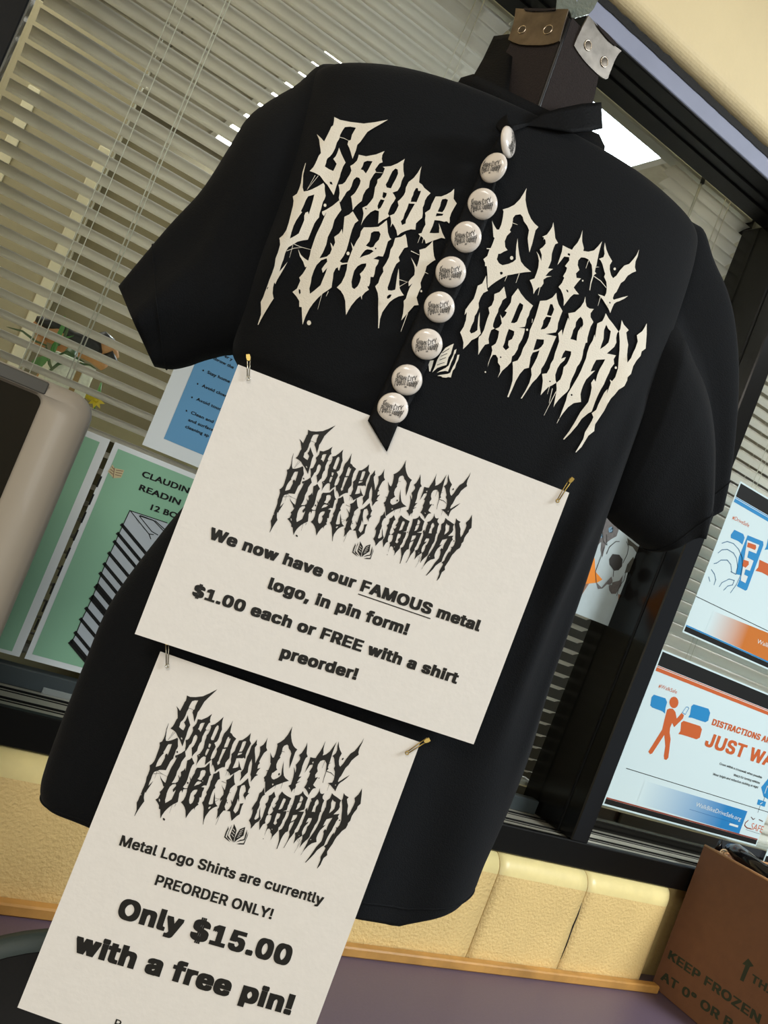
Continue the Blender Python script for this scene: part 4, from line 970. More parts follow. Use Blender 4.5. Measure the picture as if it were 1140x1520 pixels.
# turned-in hem and neck edge
def inset(row, dz, sc, nrow):
    base = len(V); ring = [V[row * NA + k] for k in range(NA)]; cen = sum(ring) / NA
    for p in ring: V.append(cen + (p - cen) * sc + np.array([0, 0, dz]))
    return base
b1 = inset(0, 0.012, 0.985, 0)
for k in range(NA): F.append((k, b1 + k, b1 + (k + 1) % NA, (k + 1) % NA))
body = pymesh('body', V, F, COTTON, tee, True)
BODYV = [Vector(v) for v in V]
body_bvh = BVHTree.FromPolygons(BODYV, F)
neckring = [V[NL_ * NA + k] for k in range(NA)]
hemring = [V[6 * NA + k] for k in range(NA)]

# hem stitching and collar rib
def offring(ring, s, dz=0): 
    c = sum(ring) / len(ring); return [c + (p - c) * s + np.array([0, 0, dz]) for p in ring]
link('hem_stitch', tube_mesh('hem_stitch', offring([V[5 * NA + k] for k in range(NA)], 1.004), 0.0007, 5, True), COTTON, tee, True)
r0 = offring(neckring, 1.05, -0.006); r1 = offring(neckring, 1.03, 0.003); r2 = offring(neckring, 0.90, 0.012); r3 = offring(neckring, 0.86, 0.010); r4 = offring(neckring, 0.90, -0.004)
V2 = []; F2 = []
for r in (r0, r1, r2, r3, r4): V2 += r
for q in range(4):
    for k in range(NA): F2.append((q * NA + k, q * NA + (k + 1) % NA, (q + 1) * NA + (k + 1) % NA, (q + 1) * NA + k))
pymesh('collar', V2, F2, mat('black_rib_knit', rgb(16, 17, 19), 0.9, spec=0.1, bump=0.5, bscale=600, sheen=0.0), tee, True)
link('collar_stitch', tube_mesh('collar_stitch', offring(neckring, 1.085, -0.010), 0.0009, 5, True), COTTON, tee, True)

# sleeves: fans of cross sections between the top edge and the under edge
def sleeve(pairs, dmid, tks, foldpos=None, N=40, rows=34):
    P = np.array([list(onS(*p[:2], dmid)) + list(onS(*p[2:], dmid)) for p in pairs]); n = len(P)
    V = []; F = []
    for j in range(rows + 1):
        x = j / rows * (n - 1); i = min(int(x), n - 2); f = x - i
        q = [P[max(0, i - 1)], P[i], P[i + 1], P[min(n - 1, i + 2)]]
        c = 0.5 * (2 * q[1] + (q[2] - q[0]) * f + (2 * q[0] - 5 * q[1] + 4 * q[2] - q[3]) * f * f + (3 * q[1] - q[0] - 3 * q[2] + q[3]) * f ** 3)
        t = np.interp(x, range(n), tks); A, B = c[:3], c[3:]; v = j / rows
        for k in range(N):
            an = 2 * math.pi * k / N; cs, sn = math.cos(an), math.sin(an)
            u = (1 - cs) / 2; m = A + (B - A) * u            # u 0 at the top/outer edge, 1 at the under edge
            d = -t * math.copysign(abs(sn) ** .8, sn)
            if sn > 0 and foldpos is not None:
                g = 1 / (1 + math.exp(-(u - foldpos) * 60))   # flap lies proud of the part behind it
                d = -t * (0.25 + 0.0 * u) * (1 - g) * abs(sn) ** .5 - (t * 0.95 + .006) * g * abs(sn) ** .6
                d += 0.002 * math.sin(u * 14 + v * 5) * v
                if v > .9 and u > foldpos: m = m + (P[-1][3:] - P[-2][3:]) * 0.0 + np.array([0.0, 0, -0.010]) * (v - .9) / .1 * math.exp(-((u - .42) / .12) ** 2)
            elif sn > 0:
                d += 0.005 * math.sin(u * 10 + v * 6) * v - 0.004 * math.exp(-((u - .3 - .25 * v) / .07) ** 2) * v
            V.append(S(m[0], m[1] + d, m[2]))
    for j in range(rows):
        for k in range(N): F.append((j * N + k, j * N + (k + 1) % N, (j + 1) * N + (k + 1) % N, (j + 1) * N + k))
    # hem turned inside, and the dark lining going back in
    base = rows * N; cen = sum(V[base:base + N]) / N; back = sum(V[(rows - 8) * N:(rows - 7) * N]) / N
    for s_, g in ((0.93, 0.0), (0.90, 0.6)):
        b = len(V)
        for k in range(N): V.append(cen + (V[base + k] - cen) * s_ + (back - cen) * g)
        a0 = base if s_ == 0.93 else b - N
        for k in range(N): F.append((a0 + k, a0 + (k + 1) % N, b + (k + 1) % N, b + k))
    o = pymesh('sleeve', V, F, COTTON, tee, True)
    link('sleeve_stitch', tube_mesh('sleeve_stitch', [V[(rows - 3) * N + k] + (V[(rows - 3) * N + k] - sum(V[(rows - 3) * N:(rows - 2) * N]) / N) * 0.01 for k in range(N)], 0.0006, 5, True), COTTON, o, True)
    return V, F
slL = sleeve([(520, 103, 400, 590), (476, 101, 370, 560), (440, 131, 352, 530), (403, 153, 338, 527), (368, 180, 322, 530), (340, 226, 300, 536), (300, 288, 280, 543), (250, 342, 255, 548), (177, 427, 229, 544)],
       MID + .004, (.030, .045, .050, .050, .046, .042, .036, .032, .026))
slR = sleeve([(985, 300, 880, 740), (1025, 329, 890, 752), (1043, 343, 897, 762), (1057, 385, 905, 769), (1077, 430, 915, 780), (1089, 480, 928, 791), (1094, 550, 941, 801), (1091, 620, 951, 809), (1082, 700, 960, 815), (1070, 757, 967, 819)],
       MID + .004, (.030, .045, .050, .050, .048, .044, .040, .036, .034, .032), foldpos=0.40)
V3 = BODYV + [Vector(v) for v in slL[0]] + [Vector(v) for v in slR[0]]
o1 = len(BODYV); o2 = o1 + len(slL[0])
F3 = F + [tuple(q + o1 for q in f) for f in slL[1]] + [tuple(q + o2 for q in f) for f in slR[1]]
tee_bvh = BVHTree.FromPolygons(V3, F3)
def cast(px, py, lift=0.0, bvh=None):
    r = Vector(ray(px, py)); r.normalize()
    h = (bvh or tee_bvh).ray_cast(Vector(CAM), r)
    if h[0] is None: p = Vector(S(*onS(px, py, 0.02)))
    else: p = h[0]
    return np.array(p - r * lift)

# the white print, lying on the cloth
PRINT = mat('white_shirt_ink', rgb(226, 220, 206), 0.62, spec=0.3, bump=0.25, bscale=900)
VV = []; FF = []
for sh_ in SHIRT_SHAPES:
    v, t = fill2d([densify(c, 9) for c in sh_], grid=9)
    k = len(VV); VV += [cast(x, y, 0.0016) for x, y in v]; FF += [tuple(k + q for q in f) for f in t]
pymesh('printed_logo', VV, FF, PRINT, tee, True)

# ---- the two paper sheets
PAPER = mat('white_copy_paper', rgb(228, 224, 218), 0.75, noise=0.015, nscale=120, bump=0.06, bscale=300)
def sheet_from(px, n, mid):
    P = [atPlane(x, y, mid, n) for x, y in px]; return Sheet(P[0], P[1] - P[0], P[3] - P[0]), P
n1 = _nz(np.array([-.32981561, -.94351228, -.03172132]))
s1 = Sheet(np.array([.1887, .6365, 1.4396]), (0.94295, -0.33086, 0.03705), (.0334, .0219, -.9992))
n2 = _nz(np.array([-math.sin(math.radians(25)), -math.cos(math.radians(25)), 0.035]))
q2 = [(238, 967), (624, 1102), (425, 1640), (25.8, 1495.5)]
P2 = [atPlane(x, y, (.3165, .5944, 1.08), n2) for x, y in q2]
s2 = Sheet(P2[0], P2[1] - P2[0], P2[3] - P2[0])
def quad_sheet(s, name, px, label):
    t = thing(name, label, 'paper sign', 'paper signs pinned to the shirt')
    P = [s.loc(*q) for q in px]; N = 14; V = []; F = []
    for side in (0, 1):
        for j in range(N + 1):
            for i in range(N + 1):
                u, v = i / N, j / N
                p = (P[0] * (1 - u) + P[1] * u) * (1 - v) + (P[3] * (1 - u) + P[2] * u) * v
                V.append(s.W(p[0], p[1], -0.00025 * side))
    M_ = (N + 1) ** 2
    for j in range(N):
        for i in range(N):
            a = j * (N + 1) + i; F.append((a, a + 1, a + N + 2, a + N + 1)); F.append((M_ + a, M_ + a + N + 1, M_ + a + N + 2, M_ + a + 1))
    ring = list(range(N + 1)) + [j * (N + 1) + N for j in range(1, N + 1)] + [N * (N + 1) + i for i in range(N - 1, -1, -1)] + [j * (N + 1) for j in range(N - 1, 0, -1)]
    for i in range(len(ring)): F.append((ring[i], M_ + ring[i], M_ + ring[(i + 1) % len(ring)], ring[(i + 1) % len(ring)]))
    pymesh('sheet', V, F, PAPER, t); return t
t1 = quad_sheet(s1, 'paper_sign', [(353.5, 541), (845, 731.5), (703, 1105), (200, 941)], 'upper landscape sign saying the famous metal logo comes in pin form')
t2 = quad_sheet(s2, 'paper_sign', q2, 'lower portrait sign saying metal logo shirts are preorder only at $15.00')
SUI = mat('sign_black_ink', rgb(28, 26, 22), 0.55, spec=0.3)
# logo in metres of the lower sheet, then carried to the upper sheet and the pins
L2 = [[[tuple(s2.loc(*q)) for q in c] for c in sh_] for sh_ in SHEET_SHAPES]
def logo_mesh(shapes_, fn):
    V = []; F = []
    for sh_ in shapes_:
        v, t = fill2d(sh_)
        k = len(V); V += [fn(x, y) for x, y in v]; F += [tuple(k + q for q in f) for f in t]
    return V, F
_lv, _lf = logo_mesh(L2, lambda x, y: (x, y))
LV2 = np.array(_lv)
pymesh('printed_logo', [s2.W(x, y, .00025) for x, y in LV2], _lf, SUI, t2)
A2 = np.array([s2.loc(*q) for q in ((277.4, 1032.6), (540.6, 1095.3), (199.7, 1211.5), (472, 1289), (301.4, 1223.8))])
A1 = np.array([s1.loc(*q) for q in ((461.4, 637.4), (695.8, 701.4), (399, 791), (654, 861), (489.5, 803.9))])
AF = np.linalg.lstsq(np.hstack([A2, np.ones((5, 1))]), A1, rcond=None)[0]
LV1 = np.hstack([LV2, np.ones((len(LV2), 1))]) @ AF
pymesh('printed_logo', [s1.W(x, y, .00025) for x, y in LV1], _lf, SUI, t1)

BO = 0.047
s1.text('lettering', 'We now have our FAMOUS metal', (308.4, 799), (710.6, 937.6), 18.0, SUI, t1, BO)
s1.text('lettering', 'logo, in pin form!', (396.5, 873.5), (603.5, 943.0), 18.0, SUI, t1, BO)
s1.text('lettering', '$1.00 each or FREE with a shirt', (284, 883.5), (677.3, 1015.3), 18.0, SUI, t1, BO)
s1.text('lettering', 'preorder!', (414.5, 975.5), (528, 1009.5), 18.0, SUI, t1, BO)
s1.line('underline', [[(532, 881.7), (638.5, 918.2)]], 0.0008, SUI, t1)
s2.text('lettering', 'Metal Logo Shirts are currently', (176.5, 1254.4), (478, 1343.5), 15.6, SUI, t2, 0.028)
s2.text('lettering', 'PREORDER ONLY!', (229, 1313), (402.5, 1364.6), 15.6, SUI, t2, 0.028)
s2.text('lettering', 'Only $15.00', (172, 1361.5), (428, 1434.5), 30.5, SUI, t2, 0.048)
s2.text('lettering', 'with a free pin!', (107, 1412), (430.5, 1507), 30.5, SUI, t2, 0.048)
s2.text('lettering', 'Ready', (168, 1525), (222, 1541), 13, SUI, t2, 0.0, True)

# ---- ribbon: round the neck, then hanging down over the print
rib = thing('ribbon', 'black ribbon looped round the neck and hanging down the chest holding the pins', 'ribbon')
def paperdist(px, py):
    w = atPlane(px, py, s1.p0, s1.n); a, b = s1.loc(px, py)
    return (np.linalg.norm(w - CAM) if (-.002 < a < .2794 and -.004 < b < .2159) else 1e9)
def rpt(px, py, lift):
    p = cast(px, py, 0); d = min(np.linalg.norm(p - CAM) - lift, paperdist(px, py) - 0.0022)
    return CAM + _nz(ray(px, py)) * d
tail = [(748, 196, 760, 203), (742, 202, 757, 208), (727, 224, 744, 238), (708, 264, 734, 280), (690, 302, 729, 312), (677, 332, 718, 342), (658, 370, 700, 380), (639, 422, 685, 424), (615, 475, 659, 482), (590, 529, 636, 541), (565, 581, 612, 594), (546, 624, 591, 630), (573.5, 670, 574.5, 670)]
def strip(name, L_, R_, th, m, parent, cols=6):
    V = []; F = []; n = len(L_)
    for i in range(n):
        for k in range(cols + 1): V.append(L_[i] + (R_[i] - L_[i]) * k / cols)
    for i in range(n - 1):
        for k in range(cols): a = i * (cols + 1) + k; F.append((a, a + cols + 1, a + cols + 2, a + 1))
    o = pymesh(name, V, F, m, parent, True)
    md = o.modifiers.new('thickness', 'SOLIDIFY'); md.thickness = th; md.offset = 0
    return o
dists = []
TL_ = []; TR_ = []
for a, b, c, d in tail:
    dists.append((min(np.linalg.norm(rpt(a, b, .004) - CAM), 9), min(np.linalg.norm(rpt(c, d, .004) - CAM), 9)))
for (a, b, c, d), (e, g) in zip(tail, dists):
    TL_.append(CAM + _nz(ray(a, b)) * e); TR_.append(CAM + _nz(ray(c, d)) * g)
# refine between stations
def refine(P, k=4):
    P = np.array(P); out = []
    for i in range(len(P) - 1):
        for j in range(k): out.append(P[i] + (P[i + 1] - P[i]) * j / k)
    return out + [P[-1]]
strip('tail', refine(TL_), refine(TR_), 0.0006, RIBB, rib)
lap = [(733, 54, 766, 50, .098), (717, 88, 762, 70, .085), (701, 116, 758, 112, .065), (712, 152, 752, 150, .045), (733, 186, 754, 180, .026), (746, 200, 760, 190, .020)]
strip('neck_loop', refine([S(*onS(a, b, e)) for a, b, c, d, e in lap]), refine([S(*onS(c, d, e - .004)) for a, b, c, d, e in lap]), 0.0008, RIBB, rib)
fr_ = [(757, 186, 752, 199, .020), (785, 182, 783, 187, .026), (806, 168, 812, 191, .024), (830, 161, 848, 197, .024), (864, 154, 875, 195, .030), (892, 152, 894, 191, .040)]
strip('neck_loop', refine([S(*onS(a, b, e)) for a, b, c, d, e in fr_]), refine([S(*onS(c, d, e)) for a, b, c, d, e in fr_]), 0.0010, RIBB, rib)

# ---- nine button pins
PINW = mat('white_pin_face', rgb(232, 224, 216), 0.22, spec=0.5, coat=0.6)
PINS = mat('pin_steel_back', rgb(170, 170, 170), 0.3, metal=0.9)
R_P = 0.0121
cenL = (LV2.min(0) + LV2.max(0)) / 2; spanL = (LV2.max(0) - LV2.min(0)).max()
keep = [i for i, s_ in enumerate(SHEET_SHAPES)]
_pv, _pf = logo_mesh([[c for c in sh_] for k, sh_ in enumerate(L2) if k < 21 or k >= len(L2) - 8], lambda x, y: (x, y))
PV = (np.array(_pv) - cenL) / spanL * 1.48
face = bpy.data.meshes.new('face'); V = []; F = []
prof = [(0, .0042), (.35, .0040), (.65, .0034), (.85, .0025), (.95, .0014), (1.0, 0.0), (.97, -.0012), (.90, -.0018)]
for r, h in prof[1:]:
    for k in range(40): an = k / 40 * 2 * math.pi; V.append((r * R_P * math.cos(an), r * R_P * math.sin(an), h))
V.append((0, 0, prof[0][1])); c_ = len(V) - 1
for k in range(40): F.append((k, (k + 1) % 40, c_))
for j in range(len(prof) - 2):
    for k in range(40): F.append((j * 40 + k, (j + 1) * 40 + k, (j + 1) * 40 + (k + 1) % 40, j * 40 + (k + 1) % 40))
face.from_pydata(V, [], F); face.materials.append(PINW)
for f_ in face.polygons: f_.use_smooth = True
backm = bpy.data.meshes.new('back'); V = [(0.9 * R_P * math.cos(k / 30 * 6.2832), 0.9 * R_P * math.sin(k / 30 * 6.2832), -.0016) for k in range(30)]
backm.from_pydata(V, [], [tuple(range(30))[::-1]]); backm.materials.append(PINS)
def dome(x, y):
    r = min(1, math.hypot(x, y)); return np.interp(r, [0, .35, .65, .85, .95, 1.0], [.0042, .0040, .0034, .0025, .0014, 0]) + .00015
pm = bpy.data.meshes.new('printed_logo'); pm.from_pydata([(x * R_P, -(y + .06) * R_P, dome(x, y + .06)) for x, y in PV if True], [], _pf)
pm.materials.append(SUI)
PIN = [  # centre px, tilt (screen right, screen up) of the face, roll deg, label
 (754, 211, (0.86, 0.14), 55, 'topmost button pin, turned sideways under the neck'),
 (732.5, 249, (-0.46, 0.40), -12, 'second button pin from the top, tilted left with a shiny rim'),
 (716, 303, (-0.12, 0.10), 4, 'third button pin from the top of the ribbon'),
 (692, 352, (-0.10, 0.12), 3, 'fourth button pin from the top, right of the letter E'),
 (669, 404, (-0.06, 0.10), 0, 'fifth and middle button pin on the ribbon'),
 (652, 456, (-0.02, 0.06), 2, 'sixth button pin from the top of the ribbon'),
 (634, 511, (0.0, 0.06), 0, 'seventh button pin, touching the printed book'),
 (604, 564, (0.0, 0.04), -10, 'eighth button pin, partly under the lowest pin'),
 (583, 606, (0.0, 0.04), -18, 'lowest button pin, over the top edge of the upper sign')]
proto = None
scr_r, scr_u, scr_b = ROT @ np.array([1., 0, 0]), ROT @ np.array([0, -1., 0]), ROT @ np.array([0, 0, -1.])
pinpos = []
for i, (px, py, (tx, ty), roll, lab) in enumerate(PIN):
    t = thing('button_pin', lab, 'pin badge', 'white logo pins on the ribbon')
    d = min(np.linalg.norm(cast(px, py) - CAM) - 0.0085, paperdist(px, py) - 0.0055)
    if i < 2: d -= 0.010 + (0.004 if i == 0 else 0)
    if i == 8: d -= 0.004
    p = CAM + _nz(ray(px, py)) * d
    vb = _nz(CAM - p); nb = _nz(vb * math.sqrt(max(0.05, 1 - tx * tx - ty * ty)) + scr_r * tx + scr_u * ty)
    ca, sa = math.cos(math.radians(roll)), math.sin(math.radians(roll))
    xr = scr_r * ca + scr_u * sa; xr = _nz(xr - nb * np.dot(xr, nb)); yr = np.cross(nb, xr)
    t.matrix_world = Matrix(((xr[0], yr[0], nb[0], p[0]), (xr[1], yr[1], nb[1], p[1]), (xr[2], yr[2], nb[2], p[2]), (0, 0, 0, 1)))
    for nm, me in (('face', face), ('back', backm), ('printed_logo', pm)):
        o = bpy.data.objects.new(nm, me); COL.objects.link(o); o.parent = t

# ---- safety pins
BRASS = mat('brass_pin_wire', rgb(176, 150, 84), 0.36, metal=0.95)
SILV = mat('silver_pin_wire', rgb(185, 180, 165), 0.25, metal=0.9)
def safety_pin(clasp, coil, side, m, lab, s, lift=0.0016, hid=None):
    t = thing('safety_pin', lab, 'safety pin', 'safety pins holding the paper signs')
    A, B = (s.W(*s.loc(*q), lift) for q in (clasp, coil)); d = B - A; L = np.linalg.norm(d); d /= L; q = _nz(np.cross(d, s.n)) * side
    w = 0.0026
    tube('wire', [A + q * .0004, A + d * L * .5 + q * .0002, B - d * .001], 0.00048, m, t, 6)
    tube('wire', [A + q * w, A + d * L * .5 + q * w * .75 - s.n * .0006, B + q * w * .5], 0.00042, m, t, 6)
    tube('coil', [B + (d * math.cos(k / 9 * 6.283) + q * math.sin(k / 9 * 6.283)) * .0013 + s.n * .0003 * k / 9 + q * w * .25 for k in range(15)], 0.00048, m, t, 6)
    V = []; F = []
    n = 8; prof_ = [(-.0012, -.0006), (-.0014, w * .8), (0.0010, w), (.0030, w * .9), (.0036, w * .5), (.0030, 0), (.0010, -.0006)]
    for h in (0.0010, -0.0008):
        for a, b in prof_: V.append(A + d * a + q * b + s.n * h)
    n = len(prof_); F = [tuple(range(n)), tuple(range(n, 2 * n))[::-1]] + [(i, (i + 1) % n, n + (i + 1) % n, n + i) for i in range(n)]
    pymesh('clasp', V, F, BRASS, t)
    return t
safety_pin((366.5, 529), (367, 562), -1, SILV, 'safety pin at the top left corner of the upper sign', s1)
safety_pin((849, 712), (827.5, 744), 1, BRASS, 'safety pin at the top right corner of the upper sign', s1)
safety_pin((246, 950), (247.5, 988), -1, SILV, 'safety pin at the top left corner of the lower sign', s2, 0.002)
safety_pin((636, 1099), (604.5, 1118), 1, BRASS, 'safety pin at the top right corner of the lower sign', s2)

# ------------------------------------------------------------------ monitor at the left
SILVR = mat('silver_monitor_plastic', rgb(176, 168, 155), 0.5, metal=0.15, coat=0.1, spec=0.4)
MONG = mat('dark_grey_bezel_shade', rgb(84, 84, 80), 0.4)
SCRN = mat('black_monitor_screen', rgb(12, 11, 10), 0.18, spec=0.4)
mon = thing('monitor', 'silver framed computer monitor with dark screen at the left edge', 'monitor')
MY = 0.85; mx1 = 0.146; mz1 = 1.381; mx0 = -0.42; mz0 = 0.985; r = 0.022; bw = 0.047; tw = 0.014
def rrect(x0, z0, x1, z1, r, n=8):
    P = []
    for cx_, cz_, a0 in ((x1 - r, z1 - r, 0), (x0 + r, z1 - r, 90), (x0 + r, z0 + r, 180), (x1 - r, z0 + r, 270)):
        for k in range(n + 1): an = math.radians(a0 + 90 * k / n); P.append((cx_ + r * math.cos(an), cz_ + r * math.sin(an)))
    return P
O = [rrect(mx0 + e, mz0 + e, mx1 - e, mz1 - e, r - e * .5) for e in (0, 0.0008, 0.003, 0.007, 0.014)]
Yo = [MY + 0.022, MY + 0.010, MY + 0.003, MY - 0.001, MY - 0.0025]
I_ = [rrect(mx0 + bw, mz0 + 0.03, mx1 - bw, mz1 - tw, 0.008), rrect(mx0 + bw + .002, mz0 + 0.032, mx1 - bw - .002, mz1 - tw - .003, 0.007)]
V = []; F = []
n = len(O[0])
for P, y in list(zip(O, Yo)) + [(I_[0], MY - 0.002), (I_[1], MY + 0.006)]: V += [(x, y, z) for x, z in P]
for j in range(6):
    for k in range(n): F.append((j * n + k, j * n + (k + 1) % n, (j + 1) * n + (k + 1) % n, (j + 1) * n + k))
F.append(tuple(range(n)))
pymesh('bezel', V, F, SILVR, mon, True)
box('screen', (mx0 + bw, MY + 0.0045, mz0 + 0.03), (mx1 - bw + .001, MY + 0.006, mz1 - tw), SCRN, mon)
box('top_bezel_shade', (mx0 + 0.03, MY - 0.0035, mz1 - tw), (mx1 - bw - 0.002, MY - 0.001, mz1 - 0.002), MONG, mon, 0.0012, 1)  # dark strip standing in for the shadow on the top bezel
box('stand_neck', (-0.17, MY + 0.02, DESK + 0.012), (-0.10, MY + 0.035, mz0 + 0.1), SILVR, mon, 0.003, 1)
box('stand_base', (-0.26, MY - 0.085, DESK), (-0.01, MY + 0.055, DESK + 0.012), SILVR, mon, 0.004, 2)

# ------------------------------------------------------------------ chair at the lower left
CH = mat('black_chair_fabric', rgb(20, 19, 18), 0.85, noise=0.2, nscale=300)
PIPE = mat('grey_green_piping', rgb(66, 76, 74), 0.6, bump=0.2, bscale=200)
ch = thing('office_chair', 'black office chair with grey green edge band, lower left behind the sign', 'chair')
yc = 0.705
A = atY(0, 1394, yc); B = atY(72, 1382, yc); Pm = atY(36, 1385.5, yc)
cx0 = 0.20
# circle-like arc through A, Pm, B
def arc_fit(p, q, r_):
    (x1, y1), (x2, y2), (x3, y3) = p, q, r_
    a = np.array([[2 * (x2 - x1), 2 * (y2 - y1)], [2 * (x3 - x1), 2 * (y3 - y1)]]); b = np.array([x2 * x2 - x1 * x1 + y2 * y2 - y1 * y1, x3 * x3 - x1 * x1 + y3 * y3 - y1 * y1])
    c = np.linalg.solve(a, b); return c, math.hypot(x1 - c[0], y1 - c[1])
c, R0 = arc_fit((A[0], A[2]), (Pm[0], Pm[2]), (B[0], B[2]))
R0 = 0.15 
# centre so the arc passes A and B
mxp = (np.array([A[0], A[2]]) + np.array([B[0], B[2]])) / 2; dv = np.array([B[0] - A[0], B[2] - A[2]]); hd = np.linalg.norm(dv) / 2
nv = np.array([dv[1], -dv[0]]) / (2 * hd); c = mxp + nv * math.sqrt(max(R0 * R0 - hd * hd, 0))
zt = c[1]
def ring(R, y, n=64): return [(c[0] + R * math.cos(k / n * 6.2832), y, c[1] + R * math.sin(k / n * 6.2832) * 0.98) for k in range(n)]
V = []; F = []; n = 64
for R, y in ((R0 - .02, yc - .012), (R0 - .008, yc - .012), (R0 - .002, yc - .004), (R0 - .002, yc + .010), (R0 - .012, yc + .018)): V += ring(R, y)
for j in range(4):
    for k in range(n): F.append((j * n + k, j * n + (k + 1) % n, (j + 1) * n + (k + 1) % n, (j + 1) * n + k))
F += [tuple(range(n))[::-1], tuple(range(4 * n, 5 * n))]
pymesh('backrest', V, F, CH, ch)
V = []; F = []
for R, y in ((R0 - .0065, yc - .013), (R0 + .003, yc - .013), (R0 + .004, yc - .004), (R0 + .003, yc + .004), (R0 - .004, yc + .004)): V += ring(R, y)
for j in range(4):
    for k in range(n): F.append((j * n + k, j * n + (k + 1) % n, (j + 1) * n + (k + 1) % n, (j + 1) * n + k))
pymesh('edge_band', V, F, PIPE, ch, True)
sz = 0.46
box('seat', (c[0] - .19, yc - .46, sz - .05), (c[0] + .12, yc - .03, sz), CH, ch, 0.02, 3)
tube('back_post', [(c[0], yc + .004, c[1] - R0 * .6), (c[0], yc + .012, sz + .05), (c[0], yc - .05, sz - .06), (c[0], yc - .24, sz - .06)], 0.012, BLACKM, ch, 10)
tube('gas_post', [(c[0], yc - .24, sz - .05), (c[0], yc - .24, 0.07)], 0.02, BLACKM, ch, 12)
for k in range(5):
    an = k * 2 * math.pi / 5 + .3; ex, ey = c[0] + .15 * math.cos(an), yc - .24 + .15 * math.sin(an)
    tube('base_leg', [(c[0], yc - .24, 0.10), (ex, ey, 0.06)], [0.018, 0.011], BLACKM, ch, 8)
    tube('caster', [(ex - .012, ey, 0.028), (ex + .012, ey, 0.028)], 0.028, BLACKM, ch, 14)

# ------------------------------------------------------------------ cardboard box at the right
KRAFT = mat('kraft_cardboard', rgb(118, 80, 54), 0.8, noise=0.06, nscale=60, bump=0.12, bscale=260)
KRAFTE = mat('kraft_cut_edge', rgb(182, 134, 88), 0.8)
GINK = mat('dark_green_box_ink', rgb(44, 52, 34), 0.7)
cbx = thing('cardboard_box', 'open brown frozen food carton with green lettering, lower right', 'box')
B0 = atZ(969, 1456, DESK + .001); B1 = atZ(1045, 1520, DESK + .001)
dv = B1 - B0; B0 = B0 * np.array([0.987, 0.987, 1.0]); dv[2] = 0; dv = _nz(dv); wv = np.array([-dv[1], dv[0], 0]); 
if wv[0] < 0: wv = -wv
sbx = Sheet(B0, dv, (0, 0, -1))
if np.dot(sbx.n, wv) > 0: sbx.n = -sbx.n
Ltop = sbx.loc(1044, 1254); Rtop = sbx.loc(1140, 1307)
hL = -Ltop[1]; slope = (Rtop[1] - Ltop[1]) / (Rtop[0] - Ltop[0])
Lb = 0.21; Wb = 0.30; hR = hL - slope * Lb
th = 0.0035
def bx(a, b, z): return B0 + dv * a + wv * b + np.array([0, 0, z])
def wallpanel(name, a0, b0, a1, b1, z0a, z0b, thv):
    V = [bx(a0, b0, 0), bx(a1, b1, 0), bx(a1, b1, z0b), bx(a0, b0, z0a)]; V += [v + thv for v in V]
    return pymesh(name, V, [(0, 1, 2, 3), (7, 6, 5, 4), (0, 4, 5, 1), (1, 5, 6, 2), (2, 6, 7, 3), (3, 7, 4, 0)], KRAFT, cbx)
wallpanel('side_panel', 0, 0, Lb, 0, hL, hR, wv * th)
wallpanel('side_panel', 0, Wb, Lb, Wb, hL, hR, -wv * th)
wallpanel('end_panel', 0, th, 0, Wb - th, hL - .004, hL - .004, dv * th)
wallpanel('end_panel', Lb, th, Lb, Wb - th, hR, hR, -dv * th)
V = [bx(0, 0, 0.002), bx(Lb, 0, 0.002), bx(Lb, Wb, 0.002), bx(0, Wb, 0.002)]
pymesh('bottom_panel', V, [(0, 1, 2, 3)], KRAFT, cbx)
tube('cut_edge', [bx(0, th / 2, hL), bx(Lb, th / 2, hR)], 0.0024, KRAFTE, cbx, 6)
tube('cut_edge', [bx(th / 2, th, hL - .003), bx(th / 2, Wb, hL - .003)], 0.0022, KRAFTE, cbx, 6)
def c8(a, b): return (780 + a / 3.167, 1200 + b / 3.167)
sbx.text('lettering', 'KEEP FROZEN', c8(668, 703), c8(1098, 1015), 12.5, GINK, cbx, 0.035)
sbx.text('lettering', 'AT 0° OR B', c8(634, 802), c8(968, 1040), 12.5, GINK, cbx, 0.035)
sbx.text('lettering', 'THIS', c8(1057, 812), c8(1190, 905), 11.5, GINK, cbx, 0.035)
sbx.poly('arrow_mark', [[c8(*q) for q in ((1048, 705), (1074, 742), (1055, 745), (1025, 815), (1008, 806), (1034, 738), (1020, 730))]], GINK, cbx, 1)
# black plastic bag and twine inside the box
bag = thing('plastic_bag', 'shiny black plastic bag sticking out of the cardboard box', 'bag')
GLB = mat('glossy_black_plastic', rgb(14, 14, 16), 0.14, spec=0.7, coat=0.5)
rg = random.Random(11)
def lump(name, pts, rad, m, parent, N=16, jit=0.12):
    V = []; F = []
    for i, p in enumerate(pts):
        t = _nz(np.array(pts[min(i + 1, len(pts) - 1)]) - np.array(pts[max(i - 1, 0)])); s = _nz(np.cross(t, UP + .01)); q = np.cross(t, s)
        for k in range(N):
            an = k / N * 6.2832; rr = rad[i] * (1 + jit * math.sin(3 * an + i * 1.3) + rg.uniform(-jit, jit) * .6)
            V.append(np.array(p) + (s * math.cos(an) + q * math.sin(an)) * rr)
    for i in range(len(pts) - 1):
        for k in range(N): F.append((i * N + k, i * N + (k + 1) % N, (i + 1) * N + (k + 1) % N, (i + 1) * N + k))
    F += [tuple(range(N))[::-1], tuple(range((len(pts) - 1) * N, len(pts) * N))]
    return pymesh(name, V, F, m, parent, True)
def inb(px, py, b):   # a point inside the box, b metres right of its near side
    r = ray(px, py); p0 = B0 + wv * b; return CAM + r * (np.dot(p0 - CAM, wv) / np.dot(r, wv))
